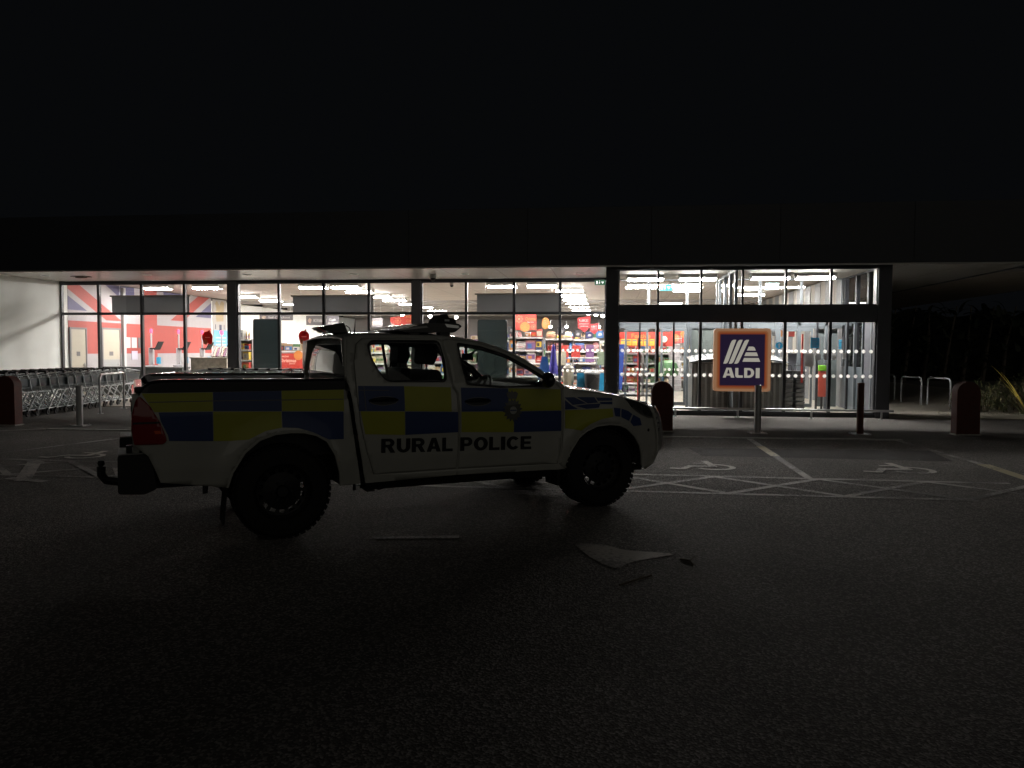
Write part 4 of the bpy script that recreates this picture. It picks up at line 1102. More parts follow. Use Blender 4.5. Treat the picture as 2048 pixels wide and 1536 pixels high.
rack(-4.9, 30.5, 1.1, 1.9, 4, P2, "behind the second column")
rack(-12.42, 25.2, .62, 1.85, 5, P3, "left of the slate panel in the middle bay", dens=(.3, .4))
rack(-11.9, 28.4, 1.2, 1.45, 3, ["red", "tan", "green", "white", "navy", "purple"], "behind the red Christmas box")
rack(-10.7, 28.4, 1.15, 1.45, 3, ["tan", "white", "cream", "black", "red"], "left of the truck's rear window")
rack(-9.3, 30.0, 1.3, 1.4, 3, P2, "seen through the truck's rear side glass")
rack(-7.9, 30.0, 1.3, 1.4, 3, ["white", "blue", "green", "cream", "blue"], "seen through the truck's rear door glass")
rack(-6.4, 30.0, 1.3, 1.5, 3, ["green", "white", "tan", "blue"], "behind the truck's headrests")
rack(.75, 26.2, .85, 1.45, 4, ["red", "green", "red", "white", "orange"], "under the red Festive header", dens=(.14, .24))
rack(1.65, 26.2, .85, 1.45, 4, ["green", "red", "green", "cream"], "under the yellow notices by the left doors", dens=(.16, .26))
rack(3.0, 29.5, 1.2, 1.5, 4, ["blue", "yellow", "white", "grey"], "low in the left doors' background")
rack(5.0, 30.5, 1.3, 2.1, 5, P1 + P2, "behind the right lobby doors")
# boards above the racks
def rackboard(x, y, z, s, c, label):
    t = flat("picture_board", [(x - s / 2, z), (x + s / 2, z), (x + s / 2, z + s), (x - s / 2, z + s)], y, GM[c], label, "picture board", "square picture boards above the racks", .02)
    build("picture", MB().prism(roundpoly([(x - s * .3, z + s * .3), (x - s * .1, z + s * .7), (x + s * .3, z + s * .6), (x + s * .2, z + s * .25)], .04), lambda a, b: (a, -.003, b), None), GM["grey" if c == "black" else "white"], t)
for k, (x, z, s, c, w) in enumerate(((-3.42, 2.14, .26, "black", "left of the orange slice"), (-1.62, 2.10, .28, "black", "right of the oval bauble"), (-1.03, 2.02, .24, "black", "left of the large shield"), (-.62, 1.98, .24, "navy", "under the large shield"), (-.25, 2.0, .26, "blue", "under the small shield"), (-4.35, 2.1, .3, "black", "left of the slate panel"))):
    rackboard(x, 27.6, z, s, c, "%s square picture board %s" % (c if c != "navy" else "dark blue", w))
# red festive header in the left doors
t = flat("festive_header", [(.42, 1.70), (2.15, 1.70), (2.15, 2.16), (.42, 2.16)], 25.6, M_RED, "wide red Festive header board behind the left lobby doors", "header board")
words(t, [("Festive", .80, 1.96, .62, .15)], M_ORANGE)
for k in range(6):
    n = MB().box(.46 + k * .185, .62 + k * .185, -.012, -.004, 1.72, 1.93, 0).box(.47 + k * .185, .60 + k * .185, -.015, -.0125, 1.86, 1.90, 1).box(.475 + k * .185, .585 + k * .185, -.015, -.0125, 1.79, 1.80, 1).box(.475 + k * .185, .585 + k * .185, -.015, -.0125, 1.76, 1.77, 1)
    o = build("price_notice", n, [M_YELLOW, M_SIGNGREY], recalc=False)
    tag(o, "yellow price notice on the red Festive header, number %d from the left" % (k + 1), "price notice", "yellow notices on the Festive header", (0, 25.6, 0))
t = flat("round_badge", disc(1.86, 1.93, .10), 25.58, mat("badge_cream", (.55, .55, .42), .5), "round cream badge on the right end of the Festive header", "badge")
words(t, [("NEW", 1.81, 1.91, .1, .04)], M_SIGNGREY, y=-.004)
tag(build("blue_banner", MB().prism([(.40, .3), (.50, .3), (.56, 1.75), (.40, 1.75)], lambda a, b: (a, 24.9, b), lambda a, b: (a, 24.92, b)), M_BLUE), "tall blue banner edge at the left lobby jamb", "banner")
t = thing("red_barrier", "tall thin red post inside the left lobby doors", "barrier post", (.93, 22.6, FZ))
build("post", MB().cyl((0, 0, .02), (0, 0, 1.9), .045, n=14), M_RED, t, smooth=True)
build("base", MB().cyl((0, 0, 0), (0, 0, .03), .18, n=18), M_STEEL, t, smooth=True)
t = flat("stop_disc", disc(1.62, 1.66, .085), 22.5, M_RED, "small round red no entry disc on the left inner door", "door sign")
build("bar", MB().box(1.565, 1.675, -.004, -.001, 1.645, 1.675), M_WHITE, t)
# stacked wire stock and floor goods in the left doors
t = thing("wire_cage", "tall grey wire cage full of stock behind the left doors", "stock cage", (2.05, 27.2, FZ))
wc = MB()
for i in range(22): wc.box(-.5 + i * .047, -.495 + i * .047, -.3, -.29, .1, 2.05)
for i in range(10): wc.box(-.5, .5, -.3, -.29, .15 + i * .2, .158 + i * .2)
build("mesh_side", wc, M_GALV, t)
build("stock", MB().box(-.48, .5, -.25, .3, .15, 1.2).box(-.4, .45, -.2, .3, 1.2, 1.75), mat("stock_grey", (.30, .28, .29), .7, noise=.3, nscale=9), t, bevel=.03)
tag(build("green_sack", MB().lathe([(0, 0), (.32, .02), (.36, .2), (.28, .42), (.12, .5), (0, .5)], 14, (1.95, 25.1, .75)), GM["green"], smooth=True), "dull green sack lying on the stock by the left doors", "sack")
for k, (x, z) in enumerate(((1.55, FZ), (1.90, FZ), (1.75, .30))):
    t = thing("stock_tray", ("blue stock tray with a yellow rim, " + ("left on the floor", "right on the floor", "stacked on top")[k]) + " by the left doors", "tray", (x, 24.4, z), 0, "blue and yellow stock trays")
    build("tray", MB().box(-.15, .15, -.15, .15, 0, .22), mat("tray_blue", (.10, .30, .45), .5), t, bevel=.02)
    build("rim", MB().box(-.165, .165, -.165, .165, .221, .265), M_YELLOW, t, bevel=.01)

# ---- dark kiosk with a pale curved top in the middle of the lobby
ki = thing("lobby_kiosk", "dark ribbed bin store with curved pale top inside the lobby", "bin store", (0, 0, FZ))
kb2 = MB()
kb2.box(2.16, 4.44, 19.95, 20.9, .06, 1.24, 0)
for i in range(16):
    kb2.box(2.20 + i * .14, 2.25 + i * .14, 19.925, 19.95, .1, 1.2, 1)
build("cladding", kb2, [mat("kiosk_slate", (.13, .145, .145), .5, noise=.15, nscale=4), mat("rib_grey", (.26, .29, .29), .45)], ki)
tp = MB()
def kz(u, v): return 1.245 + .11 * sin(pi * u) ** .7 + .13 * sin(pi * .5 * v)
for i in range(17):
    for j in range(7): tp.v.append((2.10 + 2.40 * i / 16, 19.88 + 1.1 * j / 6, kz(i / 16, j / 6)))
for i in range(16):
    for j in range(6): tp.f.append([i * 7 + j, (i + 1) * 7 + j, (i + 1) * 7 + j + 1, i * 7 + j + 1]); tp.m.append(0)
build("curved_top", tp, mat("frosted_top", (.30, .31, .315), .2), ki, smooth=True, recalc=False, solid=.02)
for k in range(8):
    u = (k + .5) / 8
    rbq = MB().tube([(2.10 + 2.40 * u, 19.87 + 1.1 * j / 6, kz(u, j / 6) + .008) for j in range(7)], .011, 5)
    build("roof_rib", rbq, M_GREYALU, ki)
build("front_edge", MB().tube([(2.10 + 2.40 * i / 16, 19.87, kz(i / 16, 0)) for i in range(17)], .016, 6), M_GREYALU, ki)
for k, (x0, x1, z1, y) in enumerate(((2.22, 3.02, 2.26, 21.2), (3.14, 3.75, 2.26, 21.2), (3.80, 4.38, 2.26, 21.3))):
    pf = B("lobby_screen", MB().box(x0, x1, y, y + .05, .03, z1, 0), mat("screen_grey_green", (.10, .12, .115), .5, noise=.1, nscale=2))
    build("frame", MB().prism([(x0, 1.32), (x1, 1.32), (x1, z1 - .01), (x0, z1 - .01)], lambda a, b: (a, y - .02, b), lambda a, b: (a, y - .001, b), 0, [(x0 + .05, 1.38), (x1 - .05, 1.38), (x1 - .05, z1 - .1), (x0 + .05, z1 - .1)]), M_GREYALU, pf)
for x in (1.30, 2.13, 4.46, 5.02, 5.72):
    B("door_post", MB().box(x, x + .075, 21.2, 21.28, .03, 2.5), M_GREYALU)
B("door_post", MB().box(.32, 2.1, 21.2, 21.28, 2.24, 2.34).box(4.54, 6.38, 21.2, 21.28, 2.24, 2.34), M_GREYALU)
bt = MB()
for y0 in (19.5, 20.15, 20.8, 21.5): bt.box(6.33, 6.398, y0, y0 + .07, .03, 2.5)
for x, y in ((.85, 20.9), (1.72, 20.6), (5.42, 20.9), (6.0, 20.3)): B("door_post", MB().box(x, x + .05, y, y + .05, .03, 2.5), M_FRAME)
t = flat("festive_banner", [(2.16, 1.78), (2.78, 1.84), (2.78, 2.34), (2.16, 2.34)], 27, M_RED, "red festive banner with orange slices deep behind the left lobby doors", "banner")
slice_(t, 2.35, 2.0, .13); slice_(t, 2.62, 2.12, .12)
B("jamb_batten", bt, M_GREYALU)
B("jamb_panel", MB().box(6.37, 6.398, 19.58, 20.14, .1, 2.45), M_ANTH)
# ---- right half of the lobby
for k, (x, w) in enumerate(((4.72, "left"), (5.0, "right"))):
    bkt = thing("basket_stack", "tall stack of dark shopping baskets, the %s one inside the right doors" % w, "basket stack", (x, 21.0, FZ), .15 * k, "stacks of shopping baskets")
    for j in range(9):
        z = j * .115
        build("basket", MB().prism(roundrect(-.13, .13, -.2, .2, .03, 2), lambda a, b: (a * .85, b * .85, z), lambda a, b: (a, b, z + .10)), mat("basket_slate", (.055, .06, .065), .5), bkt)
    build("handle", MB().tube([(-.12, 0, 1.03), (-.1, .0, 1.17), (.1, 0, 1.17), (.12, 0, 1.03)], .012, 6), M_BLACK, bkt)
tag(build("notice_board", MB().box(4.9, 5.35, 21.70, 21.72, 0.2, 1.5), M_ANTH), "dark panel standing behind the notices in the right doors", "panel")
def notice(x0, x1, z0, z1, y, mt, label, lines=3, cat="notice"):
    t = flat("door_notice", [(x0, z0), (x1, z0), (x1, z1), (x0, z1)], y, mt, label, cat, "notices on the right lobby doors", .004)
    mb = MB(); h = z1 - z0; w = x1 - x0
    for i in range(lines): mb.box(x0 + w * .15, x1 - w * random.uniform(.15, .35), -.004, -.001, z1 - h * (.2 + .6 * i / max(1, lines - 1)) - h * .02, z1 - h * (.2 + .6 * i / max(1, lines - 1)) + h * .02)
    build("print", mb, MATS["print_line"] if "print_line" in MATS else mat("print_line", (.3, .31, .32), .6), t)
    return t
yn = 20.4
M_CY2 = mat("notice_cyan", (.02, .36, .68), .5)
notice(5.15, 5.36, 1.64, 1.90, yn, M_CY2, "bright blue notice high on the right lobby doors", 4)
notice(5.05, 5.29, 1.16, 1.50, yn + .2, mat("paper_grey", (.40, .41, .40), .7), "large grey printed notice below the bright blue notice", 8)
notice(5.29, 5.43, 1.33, 1.50, yn + .1, M_WHITE, "white notice with a dark triangle right of the grey notice", 1)
notice(5.50, 5.62, 1.34, 1.51, yn + .1, M_WHITE, "small white notice left of the last mullion", 3)
notice(5.75, 5.86, 1.34, 1.50, yn + .3, M_WHITE, "small white notice just right of the last mullion", 3)
notice(6.02, 6.14, 1.36, 1.52, yn + .3, M_WHITE, "small white notice nearest the right jamb", 3)
notice(5.98, 6.05, 1.62, 1.86, yn + .5, M_CYAN, "narrow blue notice deep in the right lobby corner", 2)
t = flat("arrow_disc", disc(4.42, 1.70, .09), 20.6, M_CY2, "round blue disc with a white up arrow on the right inner door", "door sign")
build("arrow", MB().prism([(4.408, 1.64), (4.432, 1.64), (4.432, 1.71), (4.46, 1.71), (4.42, 1.765), (4.38, 1.71), (4.408, 1.71)], lambda a, b: (a, -.004, b), None), M_WHITE, t)
t = thing("sanitiser_stand", "red stand with a lime green head inside the right doors", "sanitiser stand", (5.58, 20.9, FZ))
build("stand", MB().box(-.09, .09, -.05, .05, .35, 1.02), mat("stand_red", (.50, .09, .06), .5), t, bevel=.008)
build("head", MB().box(-.095, .095, -.055, .055, 1.025, 1.17), mat("lime", (.18, .50, .03), .5), t, bevel=.008)
build("foot", MB().box(-.12, .12, -.1, .1, 0, .03).cyl((0, 0, .03), (0, 0, .35), .03, n=8), M_FRAME, t)
tag(build("red_strip", MB().box(4.96, 5.0, 20.5, 20.54, .75, 2.0), M_RED), "thin red vertical strip beside the grey printed notice", "strip")
for k, (x, z, c, w) in enumerate(((5.35, 2.0, "orange", "orange"), (5.62, 2.0, "red", "red"), (5.05, 2.02, "grey", "grey"))):
    tag(build("hanging_card", MB().box(x - .09, x + .09, 24.5, 24.51, z, z + .2), GM[c]), "%s card hanging behind the glass of the right lobby doors" % w, "hanging card")
# coats, chairs and bins near the right bay
t = thing("litter_bin", "tall cream litter bin beside the lobby column", "bin", (-1.14, 23.2, FZ))
build("bin_body", MB().lathe([(0, 0), (.15, 0), (.165, .95), (0, .95)], 20), mat("bin_cream", (.50, .44, .33), .5), t, smooth=True)
build("lid", MB().lathe([(.175, .951), (.175, 1.0), (.10, 1.08), (0, 1.08)], 20), mat("bin_lid", (.36, .33, .27), .4), t, smooth=True)
t = thing("battery_box", "bright blue recycling box with pale lid beside the lobby column", "recycling box", (-.46, 23.3, FZ))
build("box", MB().box(-.42, .40, -.25, .25, 0, .86), mat("box_blue", (.02, .26, .50), .45), t, bevel=.02)
build("lid", MB().box(-.43, .41, -.26, .26, .861, .94), mat("box_lid", (.5, .5, .5), .5), t, bevel=.02)
t = thing("black_bin", "black tub with a rounded pale lid in front of the blue box", "bin", (-.42, 22.75, FZ))
build("tub", MB().lathe([(0, .1), (.19, .1), (.23, .84), (0, .84)], 20), M_BLACK, t, smooth=True)
build("lid", MB().lathe([(.245, .841), (.245, .88), (.15, .93), (0, .945)], 20), mat("tub_lid", (.35, .36, .36), .35), t, smooth=True)
t = thing("floor_sign", "blue A shaped floor sign in the right bay", "floor sign", (-1.93, 24.0, FZ))
for s in (-1, 1):
    build("leaf", MB().prism([(-.20, .55), (.20, .55), (.09, 1.33), (-.09, 1.33)], lambda a, b: (a, s * (.02 + (1.33 - b) * .2), b), lambda a, b: (a, s * (.035 + (1.33 - b) * .2), b)), mat("sign_blue", (.03, .12, .45), .45), t)
build("leg", MB().box(-.2, -.17, -.18, .18, 0, .55).box(.17, .2, -.18, .18, 0, .55), M_BLUE, t)
t = thing("hanging_cape", "long dark blue robe on a stand in the right bay", "robe", (-1.66, 24.2, FZ))
cp = []
build("robe", MB().lathe([(.02, 1.72), (.06, 1.62), (.09, 1.3), (.13, .95), (.16, .8), (0, .8)], 14), mat("robe_blue", (.04, .03, .24), .8), t, smooth=True)
build("stand", MB().cyl((0, 0, 0), (0, 0, .8), .02, n=8).cyl((0, 0, 0), (0, 0, .02), .16, n=14), M_STEEL, t)
def seatback(x, y, mt, label):
    t = thing("cafe_chair", label, "chair", (x, y, FZ), 0, "chairs near the lobby column")
    build("backrest", MB().box(-.19, .19, 0, .03, 1.05, 1.5), mt, t, bevel=.02)
    build("seat", MB().box(-.2, .2, -.4, -.01, .62, .67), mt, t, bevel=.015)
    for a in (-.17, .17):
        for b in (-.36, .01): build("leg", MB().cyl((a, b, 0), (a, b, .62 if b < 0 else 1.05), .014, n=8), M_STEEL, t)
seatback(-1.52, 25.4, mat("seat_beige", (.36, .33, .25), .7), "tall beige backed chair behind the cream bin")
seatback(-.12, 25.4, mat("seat_green", (.16, .20, .14), .7), "tall green backed chair at the lobby column")
t = thing("rail_table", "pale high rail table between the two tall chairs", "table", (-.75, 25.2, FZ))
build("top", MB().box(-.5, .5, -.12, .12, 1.26, 1.30), M_WHITE, t, bevel=.006)
for a in (-.42, .42): build("leg", MB().cyl((a, 0, 0), (a, 0, 1.26), .02, n=8), M_STEEL, t)
for k, (x, c, w) in enumerate(((-1.45, "red", "left"), (-1.05, "red", "right"))):
    tag(build("hanging_bag", MB().prism(roundpoly([(x - .16, 1.3), (x + .16, 1.3), (x + .12, 1.72), (x - .12, 1.72)], .05), lambda a, b: (a, 26.4, b), lambda a, b: (a, 26.5, b)), GM[c]), "red hanging shopping bag behind the glass dots, the %s one" % w, "bag", "red hanging bags")
tag(build("hanging_bag", MB().prism(roundpoly([(-.72, 1.15), (-.42, 1.15), (-.44, 1.75), (-.70, 1.75)], .04), lambda a, b: (a, 26.4, b), lambda a, b: (a, 26.5, b)), GM["purple"]), "purple grey garment hanging behind the glass dots", "garment")
# back wall dressing
for k in range(9):
    x = -15 + k * 2.3
    fr = thing("chiller_cabinet", "long lit chiller cabinet against the far wall, number %d from the left" % (k + 1), "chiller", (x, 44, FZ), 0, "chillers along the far wall")
    build("cabinet", MB().box(-1.1, 1.1, 0, .8, 0, 2.1), mat("chiller_body", (.30, .32, .33), .5), fr)
    st = MB()
    for j in range(5):
        for i in range(9): st.box(-1.05 + i * .234, -.84 + i * .234, -.02, 0, .15 + j * .37, .42 + j * .37, (i * 7 + j * 3 + k) % 5)
    build("stock", st, [GM["blue"], GM["white"], GM["green"], GM["red"], GM["cream"]], fr)

# ================================================================== POLICE PICKUP
def interp(x, xs, ys):
    if x <= xs[0]: return ys[0]
    for i in range(1, len(xs)):
        if x <= xs[i]: return ys[i - 1] + (ys[i] - ys[i - 1]) * (x - xs[i - 1]) / (xs[i] - xs[i - 1])
    return ys[-1]
SZZ = [.3, .45, .62, .85, 1.05, 1.25, 1.8]
def S(x, z):
    s = interp(z, SZZ, [.83, .86, .895, .905, .90, .885, .87] if x < .54 else [.83, .86, .895, .905, .90, .875, .635])
    if x > 3.2: s -= .16 * ((x - 3.2) / .8) ** 2
    if x < -.85: s -= .05 * ((-.85 - x) / .25) ** 2
    for xw in (0, 3.085):
        s += .022 * exp(-((hypot(x - xw, z - .39) - .49) / .07) ** 2)
    return s
truck = thing("police_pickup", "white four door pickup in yellow and blue police checks reading RURAL POLICE", "pickup truck", (-3.108, 6.718, 0), radians(33.39))
M_PAINT = mat("white_car_paint", (.46, .46, .42), .35, coat=1.0, noise=.05, nscale=3)
M_LBLUE = mat("livery_blue", (.022, .05, .175), .45, coat=.25, noise=.06, nscale=5)
M_LYEL = mat("livery_yellow", (.42, .43, .03), .45, coat=.25, noise=.06, nscale=5)
M_CHROME = mat("chrome", (.85, .85, .86), .06, 1.0)
M_TRIM = mat("gloss_black_trim", (.010, .010, .011), .25, coat=.4)
M_INT = mat("cab_interior", (.018, .018, .020), .8, bump=.2)
M_CARGLASS = glass("car_glass", (.90, .94, .92), 1.3)
M_TINT = glass("tinted_car_glass", (.80, .86, .83), 1.4)
M_SHUT = mat("shut_line", (.006, .006, .006), .9)

def sidepanel(poly, holes=(), off=0.0, side=-1, step=.045, mb=None, m=0):
    bm = bmesh.new(); es = []
    for lp in [poly] + list(holes):
        vv = [bm.verts.new((a, b, 0)) for a, b in lp]
        for i in range(len(vv)): es.append(bm.edges.new((vv[i], vv[(i + 1) % len(vv)])))
    bmesh.ops.triangle_fill(bm, use_beauty=True, use_dissolve=False, edges=es)
    xs = [v.co.x for v in bm.verts]; zs = [v.co.y for v in bm.verts]
    for lo, hi, ax in ((min(xs), max(xs), 0), (min(zs), max(zs), 1)):
        c = math.ceil(lo / step) * step
        while c < hi:
            co = (c, 0, 0) if ax == 0 else (0, c, 0); no = (1, 0, 0) if ax == 0 else (0, 1, 0)
            if c > lo + 1e-4:
                bmesh.ops.bisect_plane(bm, geom=bm.verts[:] + bm.edges[:] + bm.faces[:], dist=1e-5, plane_co=co, plane_no=no)
            c += step
    bm.verts.index_update()
    mb = mb or MB()
    vs = [(v.co.x, side * (S(v.co.x, v.co.y) + off), v.co.y) for v in bm.verts]
    fs = []
    for f in bm.faces:
        ids = [v.index for v in f.verts]
        a, b, c = [Vector(vs[i]) for i in ids[:3]]
        if (b - a).cross(c - a).y * side < 0: ids = ids[::-1]
        fs.append(ids)
    bm.free()
    return mb.add(vs, fs, m)
def T(name, mb, mt, par=None, **k): return build(name, mb, mt, par or truck, **k)
def PANEL(name, mb, mt, par=None, th=.018):
    return build(name, mb, mt, par or truck, smooth=True, recalc=False, solid=th)

ARCH_R = [(-.425, .452), (-.388, .573), (-.295, .73), (-.181, .826), (-.06, .868), (.06, .878), (.17, .872), (.27, .845), (.361, .79), (.431, .669), (.473, .516), (.482, .40)]
ARCH_F = [(2.70, .385), (2.724, .559), (2.813, .704), (2.90, .765), (3.02, .81), (3.166, .822), (3.28, .81), (3.37, .775), (3.481, .688), (3.56, .59), (3.602, .506), (3.642, .37)]
BED = [(-1.03, 1.222), (-1.068, 1.165), (-1.10, 1.05), (-1.105, .93), (-1.09, .82), (-.99, .735), (-.945, .63), (-.908, .525)] + ARCH_R + [(.65, .40), (.652, .44), (.612, .656), (.572, .915), (.545, 1.127), (.517, 1.222)]
CAB = [(.535, 1.64), (.530, 1.338), (.575, 1.168), (.603, .956), (.643, .697), (.684, .475), (.705, .40), (1.546, .415), (2.69, .395), (2.60, .46), (2.627, .738), (2.637, .98), (2.636, 1.18), (2.66, 1.215),
       (2.565, 1.268), (2.425, 1.37), (2.284, 1.463), (2.14, 1.538), (1.993, 1.592), (1.845, 1.630), (1.696, 1.655), (1.452, 1.676), (1.068, 1.678), (.703, 1.672), (.58, 1.66)]
RD = [(.772, .475), (.706, .673), (.65, .912), (.627, 1.125), (.619, 1.25), (.625, 1.45), (.66, 1.60), (.72, 1.652), (1.40, 1.658), (1.452, 1.64), (1.475, 1.461), (1.486, 1.25), (1.535, 1.15), (1.548, .967), (1.546, .74), (1.538, .475)]
FD = [(1.556, .475), (1.562, .74), (1.564, .967), (1.55, 1.15), (1.502, 1.25), (1.491, 1.461), (1.468, 1.64), (1.52, 1.652), (1.70, 1.638), (1.845, 1.612), (1.993, 1.572), (2.14, 1.516), (2.284, 1.440), (2.42, 1.352), (2.55, 1.248), (2.605, 1.205), (2.623, 1.18), (2.624, .979), (2.613, .738), (2.587, .458)]
def grow(poly, d):
    cx = sum(p[0] for p in poly) / len(poly); out = []
    k = len(poly)
    area = sum(poly[i][0] * poly[(i + 1) % k][1] - poly[(i + 1) % k][0] * poly[i][1] for i in range(k))
    sg_ = 1 if area > 0 else -1
    for i in range(k):
        a, b, c = Vector(poly[i - 1]), Vector(poly[i]), Vector(poly[(i + 1) % k])
        n1 = Vector(((b - a).y, -(b - a).x)).normalized(); n2 = Vector(((c - b).y, -(c - b).x)).normalized()
        n = (n1 + n2).normalized() * (d * sg_)
        out.append((b.x + n.x, b.y + n.y))
    return out
WR = roundpoly([(.752, 1.60), (.80, 1.640), (1.435, 1.642), (1.462, 1.461), (1.450, 1.262), (.885, 1.272), (.81, 1.378), (.762, 1.497)], .05)
WF = roundpoly([(1.60, 1.625), (1.835, 1.592), (2.083, 1.515), (2.276, 1.415), (2.42, 1.325), (2.53, 1.245), (2.50, 1.207), (1.968, 1.203), (1.63, 1.235), (1.606, 1.44)], .03)
WRI = roundpoly([(.772, 1.580), (.812, 1.608), (1.41, 1.610), (1.438, 1.461), (1.432, 1.285), (.892, 1.285), (.826, 1.38), (.780, 1.495)], .05)
WFI = roundpoly([(1.622, 1.590), (1.835, 1.560), (2.075, 1.485), (2.262, 1.39), (2.40, 1.302), (2.46, 1.25), (2.44, 1.225), (1.968, 1.218), (1.648, 1.25), (1.627, 1.44)], .03)
TL = roundpoly([(-1.045, 1.195), (-.973, 1.115), (-.906, .992), (-.868, .89), (-.862, .85), (-.885, .826), (-1.086, .824), (-1.103, .938), (-1.100, 1.05), (-1.072, 1.16)], .015)
WING = [(2.603, .46), (2.70, .385)] + ARCH_F[1:] + [(3.68, .335), (3.79, .375), (3.845, .48), (3.815, .673), (3.755, .886), (3.68, .985), (3.562, 1.03), (3.363, 1.083), (3.064, 1.128), (2.778, 1.162), (2.668, 1.208), (2.642, 1.175), (2.643, .98), (2.633, .738)]
HL = roundpoly([(3.345, 1.075), (3.40, 1.03), (3.436, .985), (3.56, .915), (3.68, .868), (3.755, .862), (3.735, .93), (3.67, .98), (3.562, 1.024), (3.42, 1.06)], .02)
def arcp(cx, cy, rx, ry, a0, a1, n=10): return [(cx + rx * cos(radians(a0 + (a1 - a0) * i / n)), cy + ry * sin(radians(a0 + (a1 - a0) * i / n))) for i in range(n + 1)]
GLYPH = {
    "L": (.80, [(0, 0), (1, 0), (1, .2), (.36, .2), (.36, 1), (0, 1)], None),
    "I": (.34, [(0, 0), (1, 0), (1, 1), (0, 1)], None),
    "E": (.86, [(0, 0), (1, 0), (1, .2), (.34, .2), (.34, .41), (.92, .41), (.92, .6), (.34, .6), (.34, .8), (.98, .8), (.98, 1), (0, 1)], None),
    "A": (1.06, [(0, 0), (.30, 0), (.37, .2), (.63, .2), (.70, 0), (1, 0), (.66, 1), (.34, 1)], [(.42, .38), (.58, .38), (.5, .70)]),
    "P": (.90, [(0, 0), (.34, 0), (.34, .34)] + arcp(.60, .67, .40, .33, -90, 90) + [(0, 1)], [(.34, .54)] + arcp(.56, .67, .12, .13, -90, 90, 6) + [(.34, .80)]),
    "R": (1.0, [(0, 0), (.31, 0), (.31, .38), (.42, .38), (.66, 0), (1, 0), (.75, .42)] + arcp(.58, .70, .36, .30, -55, 90) + [(0, 1)], [(.31, .57)] + arcp(.54, .685, .11, .115, -90, 90, 6) + [(.31, .80)]),
    "O": (1.06, arcp(.5, .5, .5, .51, 0, 345, 23), arcp(.5, .5, .20, .29, 0, 345, 23)),
    "C": (1.0, arcp(.52, .5, .52, .51, 38, 322, 22) + arcp(.52, .5, .22, .29, 318, 42, 16), None),
    "U": (.98, [(0, 1)] + arcp(.5, .42, .5, .43, 180, 360, 16) + [(1, 1), (.68, 1)] + arcp(.5, .42, .18, .22, 360, 180, 10) + [(.32, 1)], None)}
